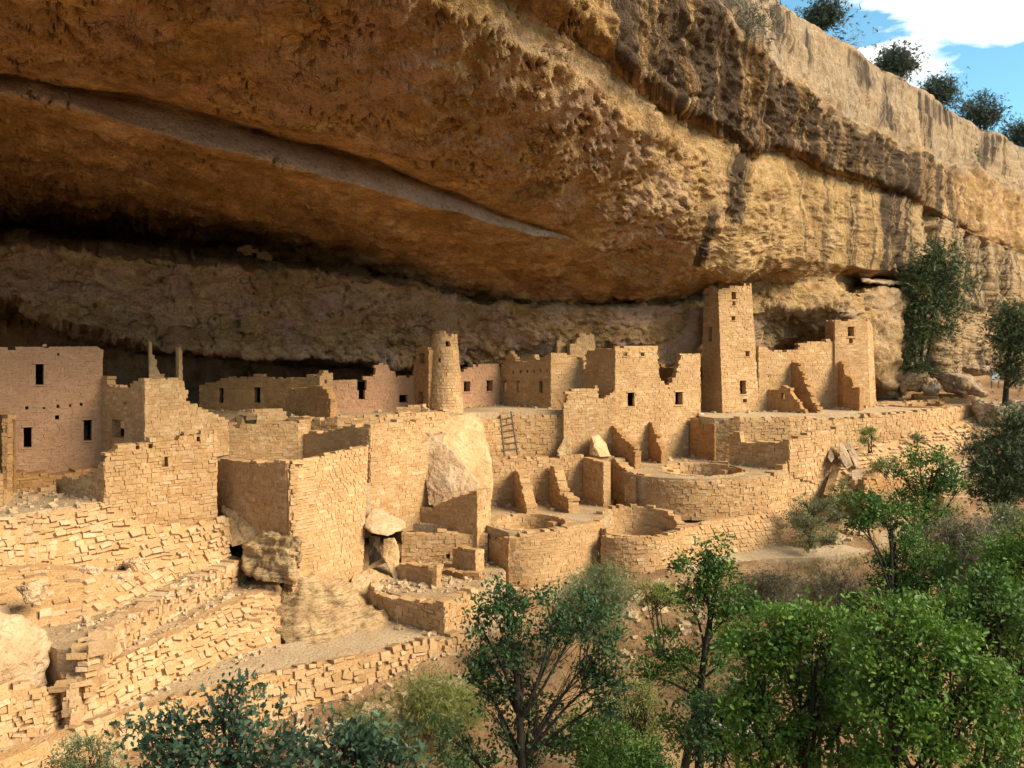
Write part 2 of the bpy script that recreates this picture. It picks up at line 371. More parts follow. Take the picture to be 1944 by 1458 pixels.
def build_cliff():
    st = np.concatenate([np.arange(-1800, -60, 60), np.arange(-60, 2010, 3.2), np.arange(2010, 2500, 45), [2500]])
    C = []
    for k, c in enumerate(CURVES):
        if c is None: C.append(None); continue
        c = np.array(c, float)
        y = pchip(c[:, 0], c[:, 1], st); d = pchip(c[:, 0], c[:, 2], st)
        y = y + WARP[k] * 9 * fbm(np.stack([st / 70, np.full_like(st, k * 3.7), 0 * st], -1), 4) * (np.abs(st - 972) < 1100)
        C.append(at(st, y, d))
    top = C[1].copy(); top[:, 1] += 60; top[:, 0] -= 35; top[:, 2] += 2
    C[0] = top
    # a shoulder between rim and streaked face, so that the slickrock rolls over
    rows, vv = [], []
    for k in range(len(C) - 1):
        n = NSUB[k]
        for j in range(n):
            t = j / n
            rows.append(C[k] * (1 - t) + C[k + 1] * t); vv.append(k + t)
    rows.append(C[-1]); vv.append(len(C) - 1)
    P = np.array(rows); vv = np.array(vv)
    R0 = P.copy()
    for it in range(2):
        Q = P.copy(); Q[1:-1] = 0.25 * P[:-2] + 0.5 * P[1:-1] + 0.25 * P[2:]
        P = Q
    for it in range(3):
        Q = P.copy(); Q[:, 1:-1] = 0.25 * P[:, :-2] + 0.5 * P[:, 1:-1] + 0.25 * P[:, 2:]
        P = Q
    nr, nc = P.shape[:2]
    def normals(P):
        du = np.gradient(P, axis=1); dv = np.gradient(P, axis=0)
        n = np.cross(dv, du); n /= np.linalg.norm(n, axis=2)[..., None] + 1e-9
        return n
    N = normals(P)
    V = np.repeat(vv[:, None], nc, 1); U = np.repeat(st[None], nr, 0)
    w = np.stack([P[..., 0], P[..., 1], P[..., 2]], -1)
    vis = smooth(V, 0.6, 1.2)
    calm = 1 - 0.75 * smooth(V, 6.6, 7.0) * (1 - smooth(V, 9.0, 9.6)) * (1 - smooth(U, 1000, 1150))
    disp = (0.45 - 0.25 * (1 - smooth(V, 1.2, 2.0))) * fbm(w * 0.23, 4) * vis * calm
    disp += 0.07 * fbm(w * 1.1 + 5, 5) * calm
    # bedding: shelves along nearly level layers, each layer with its own set-back
    s = w[..., 2] * 0.95 + 0.9 * fbm(w * 0.10, 3) + 0.10 * fbm(w * 1.2 + 3, 3)
    k = np.floor(s); fr = s - k
    lr = _perm[(k.astype(int) * 37) & 4095] / 4096.0
    outer = smooth(V, 1.1, 1.6) * (1 - smooth(V, 6.4, 7.2)) * smooth(U, 950, 1350) + smooth(V, 12.8, 13.2) * smooth(U, 600, 1500) * 0.8 + smooth(U, 1700, 1800) * smooth(V, 2.2, 3)
    outer = np.clip(outer, 0, 1) * (1 - 0.62 * smooth(V, 3.8, 4.5) * (1 - smooth(V, 7.0, 7.6)) * smooth(U, 1350, 1480) * (1 - smooth(U, 1760, 1820)))
    patch = smooth(fbm(w * 0.16 + 61, 3), -0.15, 0.25)
    disp += (0.30 * lr * patch + 0.10 * fr) * outer
    # fractured plates with sharp edges
    cv, ce = cells(w * np.array((0.55, 0.55, 0.8)) + 0.35 * fbm(w * 0.9, 3)[..., None])
    brow = smooth(V, 1.9, 2.3) * (1 - smooth(V, 4.2, 5.0)) * smooth(U, 950, 1150) * (1 - 0.6 * smooth(U, 1500, 1700))
    disp += (cv - 0.5) * (0.10 * outer + 0.05 * brow + 0.05) * calm * (V > 1.05)
    disp -= 0.06 * (1 - smooth(ce, 0, 0.07)) * np.clip(outer * patch * 0.6 + 0.5 * brow, 0, 1) * (V > 1.3)
    cv2, ce2 = cells(w * np.array((1.7, 1.7, 2.4)) + 9 + 0.3 * fbm(w * 2.2, 2)[..., None])
    disp += (cv2 - 0.5) * (0.03 + 0.04 * brow + 0.05 * outer * patch) * calm
    # scaling flakes on the ceilings
    fk = fbm(w * np.array((0.8, 0.8, 1.1)) + 77, 5)
    disp += (0.12 * smooth(fk, 0.03, 0.05) - 0.09 * smooth(fk, 0.30, 0.32) + 0.06 * smooth(fk, -0.25, -0.23)) * calm * (V > 2)
    # cracks
    cr = np.abs(fbm(w * 0.33 + 51, 4)); crm = smooth(fbm(w * 0.2 + 99, 2), 0.05, 0.3)
    disp -= 0.45 * (1 - smooth(cr, 0, 0.018)) * crm * vis
    # weathering pits
    pm = smooth(fbm(w * 0.35 + 12, 3), 0.10, 0.35) * smooth(V, 4.6, 5.2) * (1 - smooth(V, 6.9, 7.2)) * smooth(U, -100, 300) * (1 - smooth(U, 1350, 1450))
    pits = smooth(fbm(w * np.array((2.6, 2.6, 3.6)) + 7, 2), 0.30, 0.42)
    disp -= 0.34 * pits * pm
    band = smooth(V, 12.8, 13.05) * (1 - smooth(V, 14.0, 14.2))
    disp += (0.22 * (cv - 0.5) - 0.12 * (1 - smooth(ce, 0, 0.06))) * band
    # vertical joints on the far right
    jx = 0
    for c, wd, dep, v0, v1 in ((1772, 6, 1.6, 2.6, 9), (1868, 6, 1.6, 2.6, 13), (1905, 5, 1.0, 3, 13), (1835, 5, 0.8, 3, 8), (1700, 5, 0.7, 5.6, 8.8), (1728, 8, 1.6, 12.2, 15)):
        cc = c + 16 * (V - 5) * 0.35 + 10 * fbm(np.stack([V * 1.3, 0 * V + c, 0 * V], -1), 3)
        jx = jx + dep * np.exp(-((U - cc) / wd) ** 2) * smooth(V, v0, v0 + .3) * (1 - smooth(V, v1 - .3, v1))
    disp -= jx
    disp *= np.where(V < 0.5, 0.3, 1)
    P2 = P + N * (-1) * disp[..., None] * SIGN
    # attributes
    nU = fbm(np.stack([U / 60, V * 0.8, 0 * V], -1), 4)
    Vw = V + 0.25 * nU
    # dark varnish on the streaked face, ending above its foot in places
    varn = smooth(Vw, 1.93, 2.12) * (1 - smooth(Vw, 3.2, 4.3)) * smooth(U, 1120, 1190) * (1 - smooth(U, 1770, 1900))
    run = np.exp(-((U - 1408 + (V - 4) * 6) / 30) ** 2) * smooth(V, 2.8, 3.2) * (1 - smooth(V, 5.6, 6.4))
    run2 = np.exp(-((U - 1685) / 40) ** 2) * smooth(V, 3, 3.6) * (1 - smooth(V, 6.9, 7.6)) * 0.78
    run3 = np.exp(-((U - 1345 + (V - 6) * 22) / 17) ** 2) * smooth(V, 5.3, 5.9) * (1 - smooth(V, 6.9, 7.3)) * 0.75
    runs = smooth(U, 1440, 1560) * smooth(V, 3.2, 4.0) * (1 - smooth(V, 6.9, 7.5)) * 0.53
    top2 = np.clip(smooth(V, 1.0, 1.15) * (1 - smooth(V, 1.9, 2.0)), 0, 1) * (0.38 + 0.35 * smooth(nU, -0.1, 0.35))
    crk = np.exp(-((U - 560) / 160) ** 2 - ((V - 5.75 + (U - 560) / 600) / 0.09) ** 2) * 0.0
    low = smooth(V, 13.1, 13.4) * smooth(U, 1690, 1760) * 0.52
    varnish = np.maximum.reduce([varn * 0.74, run * 0.8, run2, run3, runs, top2, crk, low])
    pale = np.clip(smooth(V, 0.6, 1.0) * (1 - smooth(Vw, 1.95, 2.15)) * smooth(U, 900, 1200), 0, 1) * 0.9
    pale = np.maximum(pale, smooth(U, 1640, 1760) * smooth(V, 3, 4) * 0.55)
    pale = np.maximum(pale, 0.9 * smooth(V, 8.1, 8.4) * (1 - smooth(V, 8.95, 9.05)) * (1 - smooth(U, 1080, 1180)))
    pale = np.maximum(pale, 0.55 * np.exp(-((V - 4.6 - (1150 - U) / 900) / 0.22) ** 2) * smooth(U, 850, 1000) * (1 - smooth(U, 1180, 1300)))
    lip = smooth(V, 8.1, 8.5) * (1 - smooth(V, 8.9, 9.05)) * (1 - smooth(U, 1080, 1180))  # step face: paler rock, lightened further for the light it should catch
    pink = np.maximum(lip, smooth(V, 4.8, 5.4) * (1 - smooth(V, 6.4, 7.0)) * 0.8)
    pink = np.maximum(pink, smooth(V, 12.8, 13.1) * 0.9)
    grey = np.clip(smooth(V, 12.9, 13.15) * (0.45 - 0.4 * smooth(U, 500, 1420)), 0, 1)  # greyer band behind the houses, darkened for its shade, most at the left
    wash = smooth(U, 1250, 1500) * smooth(V, 3, 4) * (1 - smooth(V, 7, 7.6)) + 0.25 * smooth(V, 1, 1.2) * (1 - smooth(V, 2, 2.1)) + 0.9 * varn
    gold = smooth(U + 80 * nU, 1120, 1480) * smooth(V, 3.4, 4.2) * (1 - 0.5 * smooth(V, 7.0, 8))
    gold = np.maximum(gold, smooth(V, 9.5, 10.5) * smooth(U, 1380, 1500) * 0.8)
    idx = np.arange(nr * nc).reshape(nr, nc)
    F = np.stack([idx[:-1, :-1], idx[:-1, 1:], idx[1:, 1:], idx[1:, :-1]], -1).reshape(-1, 4)
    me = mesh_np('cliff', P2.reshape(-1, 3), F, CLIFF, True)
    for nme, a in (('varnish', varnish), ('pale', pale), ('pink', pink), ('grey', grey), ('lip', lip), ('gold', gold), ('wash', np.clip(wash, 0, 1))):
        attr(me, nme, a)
    # streak coordinates in metres: along the cliff, and down the fall of the rock
    ul = np.concatenate([[0], np.cumsum(np.linalg.norm(np.diff(C[5], axis=0), axis=1))])
    vl = np.concatenate([np.zeros((1, nc)), np.cumsum(np.linalg.norm(np.diff(P, axis=0), axis=2), axis=0)])
    uu = np.repeat(ul[None], nr, 0)
    uvl = me.uv_layers.new(name='UVMap')
    uvv = np.stack([uu.ravel()[F.ravel()], vl.ravel()[F.ravel()]], -1).astype(np.float32)
    uvl.data.foreach_set('uv', uvv.ravel())
    return structure('cliff', me)

SIGN = -1.0
cliff = build_cliff()
# ------------------------------------------------------------------ ground
def soil_material(name, a, b, c, scale=1.0):
    t = NT(name); p = t.pos()
    n = t.noise(p, 0.7 * scale, 5, 0.6)
    colr = t.ramp(n, [(0.3, a), (0.5, b), (0.68, c)])
    colr = t.mix(t.ramp(t.noise(p, 12 * scale, 2, 0.6), [(0.36, 0.5), (0.5, 0.0)]), colr, tuple(0.5 * x for x in a))
    nrm = t.bump(t.noise(p, 6 * scale, 4, 0.7), 0.8, 0.10)
    nrm = t.bump(t.noise(p, 38 * scale, 1, 0.6), 0.5, 0.02, nrm)
    return t.done(colr, nrm, 0.95)

SOIL = soil_material('soil', (0.17, 0.095, 0.045), (0.27, 0.155, 0.075), (0.36, 0.23, 0.115))
DUST = soil_material('dust', (0.35, 0.24, 0.135), (0.42, 0.30, 0.175), (0.48, 0.355, 0.22), 0.8)
DIRT = soil_material('dirt_floor', (0.28, 0.185, 0.095), (0.37, 0.255, 0.14), (0.45, 0.33, 0.20), 1.2)

GPTS = [  # plan position and height of the ground
 (-10,0,9),(0,0,9.8),(10,0,9),(0,5,5),(-8,6,4),(8,6,4),(0,12,-.5),(-8,12,-.4),(8,12,-1),(16,12,-1.5),(-16,14,-.2),
 (0,20,-1.4),(-8,20,-.6),(8,20,-2.4),(16,20,-3.2),(25,20,-4),(-14,20,-.2),(-20,24,.2),(-13.7,23,.1),(-7.6,30.5,.1),(-1.9,33.2,.45),(-.5,31.8,.2),(-3,30.6,.0),
 (-10,25,-.6),(-5,27.3,-.7),(0,29.5,-.6),(4,27,-1.6),(8,27,-2.2),(16,28,-2.6),(28,30,-2.5),
 (4,34.5,.1),(7.95,39.2,1.2),(4.5,38.2,.9),(1,35.8,.6),(10.8,41,1.4),(13.1,41.7,1.4),(15.2,41.9,1.35),(17.6,42.7,1.5),(20.5,44.3,2.1),(12,37.5,-.3),(18,38,-.6),(26,40,-.4),(34,44,1.5),
 (24,45.8,2.0),(27,48.5,3.0),(31,50.5,4.4),(35,57,6.2),(33,62,7.2),(42,64,7.6),(50,75,9),(80,100,12),(120,140,14),(45,55,4.5),(60,70,8),
 (-15,30,1.2),(-20,30,1.4),(-14,33,1.6),(-12,36,2),(-18,35,3.5),(-30,33,3),(-40,30,3),(-60,30,3),(-20,24,.3),
 (-8,36,1.0),(-5,38,.6),(0,40,.6),(3,42,.8),(5,41,.4),(6,44,1),(0,44,1),(10,43.5,1.2),(10,46,2),(14,46,2.2),(16,48.5,3.2),(20,50.5,4.6),(25,54,5.4),(30,60,6.2),
 (-10,42,3),(-5,44,3.5),(0,46,2.5),(4,47,2.5),(8,49,3.2),(5,52,4.5),(12,53,4.6),(20,58,5.6),(-30,45,4),(-50,50,4),(-20,42,4),(-10,50,5),(0,56,5),(60,20,-4),(90,40,0),(0,-40,6),(-60,-20,6),(60,-30,4)]

def build_ground():
    g = np.array(GPTS, float)
    # thin plate spline through the points
    def phi(r): return np.where(r > 0, r * r * np.log(r + 1e-9), 0)
    n = len(g); K = phi(np.linalg.norm(g[:, None, :2] - g[None, :, :2], axis=2)) + 0.6 * np.eye(n)
    Pm = np.c_[np.ones(n), g[:, :2]]
    A = np.block([[K, Pm], [Pm.T, np.zeros((3, 3))]])
    w = np.linalg.solve(A, np.r_[g[:, 2], np.zeros(3)])
    def h(x, y):
        x = np.asarray(x, float); y = np.asarray(y, float)
        r = np.sqrt((x[..., None] - g[:, 0]) ** 2 + (y[..., None] - g[:, 1]) ** 2)
        z = phi(r) @ w[:n] + w[n] + w[n + 1] * x + w[n + 2] * y
        return np.clip(z, -8, 18)
    return h
ground_h = build_ground()

def ground_z(x, y):
    x = np.asarray(x, float); y = np.asarray(y, float)
    p = np.stack([x, y, 0 * x], -1)
    r = np.hypot(x, y)
    far = smooth(r, 75, 190) * smooth(40 - y + np.maximum(x - 60, 0) * 0.9, 0, 60)      # unseen canyon side behind the viewer, raised to shut out low sky light
    return ground_h(x, y) * (1 - far) + far * (24 + 4 * fbm(p * 0.02, 3)) + 0.35 * fbm(p * 0.25, 3) + 0.10 * fbm(p * 1.3, 3)

def ground_mesh():
    xs = np.concatenate([np.linspace(-400, -64, 40), np.arange(-60, 60, 0.5), np.linspace(64, 400, 40)])
    ys = np.concatenate([np.linspace(-300, -20, 34), np.arange(-16, 72, 0.5), np.linspace(76, 500, 14)])
    X, Y = np.meshgrid(xs, ys)
    Z = ground_z(X, Y)
    nr, nc = X.shape
    idx = np.arange(nr * nc).reshape(nr, nc)
    F = np.stack([idx[:-1, :-1], idx[:-1, 1:], idx[1:, 1:], idx[1:, :-1]], -1).reshape(-1, 4)
    return mesh_np('ground', np.stack([X, Y, Z], -1).reshape(-1, 3), F, SOIL, True)
ground = structure('ground', ground_mesh())
# ------------------------------------------------------------------ masonry
def stone_material(name, cols, rubble=0.0):
    t = NT(name); p = t.pos()
    g = t.n.new('ShaderNodeNewGeometry').outputs['Random Per Island']
    o = t.n.new('ShaderNodeObjectInfo').outputs['Random']
    r = t.math('FRACT', t.math('ADD', g, t.math('MULTIPLY', o, 7.31)))
    c = t.ramp(r, [(i / (len(cols) - 1), k) for i, k in enumerate(cols)])
    c = t.mix(t.ramp(t.noise(p, 0.5, 4, 0.6), [(0.38, 0.45), (0.62, 0.0)]), c, tuple(0.72 * k for k in cols[0]))
    c = t.mix(t.ramp(t.noise(p, 9, 2, 0.65), [(0.34, 0.40), (0.48, 0.0)]), c, tuple(0.5 * k for k in cols[0]))
    nrm = t.bump(t.noise(p, 11, 2, 0.7), 0.6, 0.04)
    return t.done(c, nrm, 0.93)

def mortar_material(name, a, b):
    t = NT(name); p = t.pos()
    c = t.ramp(t.noise(p, 1.3, 5, 0.62), [(0.32, a), (0.62, b)])
    c = t.mix(t.ramp(t.noise(p, 16, 1, 0.6), [(0.36, 0.5), (0.5, 0.0)]), c, tuple(0.5 * k for k in a))
    nrm = t.bump(t.noise(p, 8, 3, 0.7), 0.8, 0.08)
    return t.done(c, nrm, 0.95)

TAN = stone_material('tan_stone', [(0.38, 0.215, 0.09), (0.45, 0.275, 0.128), (0.49, 0.315, 0.155), (0.42, 0.245, 0.108), (0.53, 0.37, 0.205)])
PINK = stone_material('pink_stone', [(0.445, 0.24, 0.13), (0.46, 0.26, 0.14), (0.48, 0.28, 0.158), (0.455, 0.25, 0.135)])
BROWN_SHADE = stone_material('shaded_brown_stone', [(0.33, 0.17, 0.066), (0.38, 0.21, 0.085), (0.43, 0.25, 0.108), (0.35, 0.185, 0.074)])  # darker copy of the tan stone for walls standing in shade
RUBB = stone_material('rubble_stone', [(0.38, 0.225, 0.10), (0.46, 0.295, 0.145), (0.51, 0.345, 0.19), (0.42, 0.255, 0.12), (0.55, 0.40, 0.24)])
MORT = mortar_material('mortar', (0.38, 0.215, 0.09), (0.46, 0.28, 0.13))
MORTP = mortar_material('pink_plaster', (0.43, 0.23, 0.12), (0.49, 0.285, 0.16))
MORTD = mortar_material('shaded_brown_mortar', (0.31, 0.16, 0.062), (0.38, 0.21, 0.085))  # mortar darkened to go with the stone of the shaded walls
DARKIN = mortar_material('interior_shade', (0.10, 0.065, 0.035), (0.16, 0.10, 0.055))  # near-black tone, the darkness inside the rooms put into the colour

class Style:
    def __init__(s, stone, mortar, h=(0.09, 0.175), w=(0.13, 0.46), out=0.020, tilt=0.03, gap=0.006, wob=0.06, skip=0.0, nameit='stone'):
        s.stone, s.mortar, s.h, s.w, s.out, s.tilt, s.gap, s.wob, s.skip = stone, mortar, h, w, out, tilt, gap, wob, skip
FINE = Style(TAN, MORT)
FINEP = Style(PINK, MORTP, out=0.012, gap=0.004, skip=0.3)
FINEB = Style(BROWN_SHADE, MORTD, out=0.035)
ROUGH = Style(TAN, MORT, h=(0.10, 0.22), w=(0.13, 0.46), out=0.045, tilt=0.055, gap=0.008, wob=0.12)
ROUGHB = Style(BROWN_SHADE, MORTD, h=(0.10, 0.20), w=(0.13, 0.42), out=0.055, tilt=0.08, gap=0.008, wob=0.12)
RUBBLE = Style(RUBB, MORT, h=(0.10, 0.25), w=(0.12, 0.46), out=0.14, tilt=0.15, gap=0.0, wob=0.26, skip=0.12)

def _unit_stones():
    out = []
    rg = np.random.default_rng(21)
    for k in range(12):
        ring = np.array([(-.5, -.5), (.5, -.5), (.5, .5), (-.5, .5)])
        V = []
        for y, s in ((0.5, 1.0), (-0.45, 1.0), (-0.5, 0.955)):
            q = ring * s + rg.normal(0, 0.034 if y < 0 else 0.0, (4, 2))
            yy = y + (rg.normal(0, 0.03, 4) if y < 0 else np.zeros(4))
            V += [(a, b, c) for (a, c), b in zip(q, yy)]
        F = []
        for r in (0, 4):
            for j in range(4):
                F.append((r + j, r + 4 + j, r + 4 + (j + 1) % 4, r + (j + 1) % 4))
        F.append((8, 11, 10, 9)); F.append((0, 1, 2, 3))
        out.append((np.array(V), np.array(F)))
    return out
UNIT = _unit_stones()
UNIT_ME = {}
def unit_mesh(k, mat):
    key = (k, mat.name)
    if key not in UNIT_ME:
        V, F = UNIT[k]
        me = mesh_np('stone', V, F, mat)
        UNIT_ME[key] = me
    return UNIT_ME[key]

def P3(p): return np.array(at(p[0], p[1], p[2]))

class W:
    """one run of masonry wall between a foot line and a top line, both in space"""
    def __init__(self, B, T):
        self.B = np.array(B, float); self.T = np.array(T, float)
        seg = np.linalg.norm(np.diff(self.B[:, :2], axis=0), axis=1)
        self.u = np.r_[0, np.cumsum(np.maximum(seg, 1e-4))]
        t = np.diff(self.B, axis=0); t[:, 2] = 0; t /= np.linalg.norm(t, axis=1)[:, None] + 1e-9
        self.t = t
        n = np.stack([t[:, 1], -t[:, 0], 0 * t[:, 0]], -1); self.n = n
        m = np.zeros_like(self.B); m[0] = n[0]; m[-1] = n[-1]
        for i in range(1, len(m) - 1):
            a = n[i - 1] + n[i]; a /= np.linalg.norm(a) + 1e-9
            m[i] = a / max(0.45, a @ n[i])
        if np.linalg.norm(self.B[0] - self.B[-1]) < 1e-3:
            a = n[0] + n[-1]; m[0] = m[-1] = a / np.linalg.norm(a)
        self.m = m
    def loc(self, u):
        i = int(np.clip(np.searchsorted(self.u, u, 'right') - 1, 0, len(self.u) - 2))
        return i, (u - self.u[i]) / (self.u[i + 1] - self.u[i])
    def bt(self, u):
        i, t = self.loc(u)
        return self.B[i] * (1 - t) + self.B[i + 1] * t, self.T[i] * (1 - t) + self.T[i + 1] * t, i, t
    def S(self, u, z):
        b, t, i, s = self.bt(u)
        f = (z - b[2]) / max(t[2] - b[2], 0.05)
        p = b + (t - b) * f; p[2] = z
        return p
    def topz(self, u): return self.bt(u)[1][2]
    def basez(self, u): return self.bt(u)[0][2]
    def from_px(self, px, py):
        """u and height of a photograph pixel on this wall"""
        pb = pxof(self.B); pt = pxof(self.T)
        f = 0.5
        for _ in range(6):
            xs = pb[0] * (1 - f) + pt[0] * f
            k = np.argsort(xs, kind='stable') if np.any(np.diff(xs) < 0) else slice(None)
            u = float(np.interp(px, xs[k], self.u[k]))
            b, t, i, s = self.bt(u)
            yb = pxof(b)[1]; yt = pxof(t)[1]
            f = (py - yb) / (yt - yb)
        return u, b[2] + (t[2] - b[2]) * f

def px_wall(base, top):
    """foot points (column, row, depth); top points (column, row[, depth]); columns of both lists are merged"""
    base = sorted(base, key=lambda q: q[0])
    bx = np.array([q[0] for q in base], float); by = np.array([q[1] for q in base], float); bi = 1 / np.array([q[2] for q in base], float)
    tx = np.array([q[0] for q in top], float); ty = np.array([q[1] for q in top], float)
    xs = np.array(sorted(set(bx) | set(x for x in tx if bx[0] < x < bx[-1])))
    B, T = [], []
    for x in xs:
        d = 1 / np.interp(x, bx, bi)
        B.append(at(x, np.interp(x, bx, by), d)); T.append(at(x, np.interp(x, tx, ty), d))
    return W(B, T)

def pair_wall(pairs):
    return W([P3(a) for a, b in pairs], [P3(b) for a, b in pairs])

def arc_wall(cx, cy, r, a0, a1, zb, zt, n=24, inward=False, taper=0.0):
    an = np.radians(np.linspace(a0, a1, n + 1))
    if inward: an = an[::-1]
    B = np.stack([cx + r * np.cos(an), cy + r * np.sin(an), np.full(n + 1, 0.0)], -1)
    f = np.linspace(0, 1, n + 1)
    zb = np.array([zb(x) if callable(zb) else zb for x in f]); zt = np.array([zt(x) if callable(zt) else zt for x in f])
    B[:, 2] = zb; T = B.copy(); T[:, 2] = zt
    if taper:
        T[:, 0] = cx + (B[:, 0] - cx) * (1 - taper); T[:, 1] = cy + (B[:, 1] - cy) * (1 - taper)
    return W(B, T)

CORE_IN = 0.018
def core_mesh(w, th, ops, drop, sink, mat, name='wall', ends=True):
    cuts = list(w.u)
    for (u0, u1, z0, z1) in ops: cuts += [u0, u1]
    uend = w.u[-1]
    k = max(1, int(uend / 0.6))
    cuts += [uend * i / k for i in range(k + 1)]
    cuts = np.array(sorted(set(round(c, 4) for c in cuts if -1e-6 <= c <= uend + 1e-6)))
    V, F = [], []
    lo, hi = 0.02, uend - 0.02
    def corner(u, z, dep):
        u = min(max(u, 0), uend)
        i, t = w.loc(u)
        m = w.m[i] * (1 - t) + w.m[i + 1] * t
        p = w.S(min(max(u, lo), hi), z) - m * dep
        return p
    for a, b in zip(cuts[:-1], cuts[1:]):
        if b - a < 1e-3: continue
        mid = (a + b) / 2
        za0, zb0 = w.basez(a) - sink, w.basez(b) - sink
        za1, zb1 = w.topz(a) - drop, w.topz(b) - drop
        if za1 - za0 < 0.05 and zb1 - zb0 < 0.05: continue
        iv = [((za0, zb0), (za1, zb1))]
        for (u0, u1, z0, z1) in ops:
            if u0 - 1e-4 <= mid <= u1 + 1e-4:
                nv = []
                for (l, h) in iv:
                    if max(l) < z0: nv.append((l, (min(h[0], z0), min(h[1], z0))))
                    if min(h) > z1: nv.append(((max(l[0], z1), max(l[1], z1)), h))
                    if not (max(l) < z0 or min(h) > z1): pass
                iv = nv
        for (l, h) in iv:
            s = len(V)
            for dep in (CORE_IN, th):
                V += [corner(a, l[0], dep), corner(b, l[1], dep), corner(b, h[1], dep), corner(a, h[0], dep)]
            F += [(s, s+1, s+2, s+3), (s+5, s+4, s+7, s+6), (s+3, s+2, s+6, s+7), (s+1, s, s+4, s+5), (s+4, s, s+3, s+7), (s+1, s+5, s+6, s+2)]
    return mesh_np(name, V, F, mat)

def stones_for(w, th, st, ops, seed, sink=0.3, cap=True):
    rg = random.Random(seed)
    # runs of segments with nearly one direction
    runs = [[0]]
    for i in range(1, len(w.t)):
        if w.t[i] @ w.t[i - 1] > 0.955: runs[-1].append(i)
        else: runs.append([i])
    out = []
    for run in runs:
        ua, ub = w.u[run[0]], w.u[run[-1] + 1]
        us = np.linspace(ua + 1e-4, ub - 1e-4, max(4, int((ub - ua) / 0.25)))
        zt = np.array([w.topz(x) for x in us]); zb = np.array([w.basez(x) for x in us])
        z = zb.min() - sink
        while z < zt.max():
            h = rg.uniform(*st.h)
            pos = ua - rg.uniform(0, st.w[0])
            while pos < ub - 0.04:
                wd = rg.uniform(*st.w) * (1.0 if rg.random() > 0.12 else 0.6)
                a, b = max(pos, ua), min(pos + wd, ub)
                pos += wd
                if b - a < 0.09: continue
                uc = (a + b) / 2
                zc = z + h / 2
                tz = w.topz(uc)
                if zc > tz + 0.05 * rg.uniform(-1, 1): continue
                if zc < w.basez(uc) - sink: continue
                if rg.random() < st.skip and zc < tz - 2 * h: continue
                ok = True
                for (u0, u1, z0, z1) in ops:
                    if z + h * 0.9 > z0 and z + h * 0.1 < z1 and b > u0 and a < u1:
                        if a < u0 - 0.10 and b < u1 + 0.02: b = u0
                        elif b > u1 + 0.10 and a > u0 - 0.02: a = u1
                        else: ok = False
                if not ok or b - a < 0.08: continue
                uc = (a + b) / 2
                bb, tt, i, s = w.bt(uc)
                L = (tt - bb); L = L / max(L[2], 0.05)
                p = w.S(uc, zc)
                t = w.t[i].copy()
                n = np.cross(t, L); n /= np.linalg.norm(n)
                up = np.cross(n, t) ; up = -up if up[2] < 0 else up
                dep = 0.17 + 1.1 * st.out
                o = rg.uniform(-0.2, 1.0) * st.out
                if cap and zc + h * 1.15 > tz:
                    if rg.random() < 0.16: continue
                    dep, o = (th + 0.03) * rg.uniform(0.75, 1.05), rg.uniform(-0.6, 0.6) * st.out
                sz = (b - a - st.gap * rg.uniform(0.5, 1.3), dep, h - st.gap * rg.uniform(0.3, 1.2))
                cpos = p + n * (o - dep / 2)
                ang = rg.gauss(0, st.tilt)
                t2 = t * math.cos(ang) + up * math.sin(ang); up2 = up * math.cos(ang) - t * math.sin(ang)
                ya = rg.gauss(0, st.tilt * 0.7)
                t3 = t2 * math.cos(ya) + n * math.sin(ya); n3 = n * math.cos(ya) - t2 * math.sin(ya)
                hs = 1 + rg.uniform(-st.wob, st.wob) * 2
                out.append((cpos, t3 * sz[0], -n3 * sz[1], up2 * sz[2] * hs, rg.randrange(12), sz[0], sz[2]))
            z += h
    return out

PENDING = {}
ALLW = []
def joined_stones(lst, mat, name):
    Vs, Fs, k = [], [], 0
    for (c, X, Y, Z, vi, a, b) in lst:
        V, F = UNIT[vi]
        Vs.append(c + V[:, :1] * X + V[:, 1:2] * Y + V[:, 2:3] * Z); Fs.append(F + k); k += len(V)
    return mesh_np(name, np.concatenate(Vs), np.concatenate(Fs), mat)

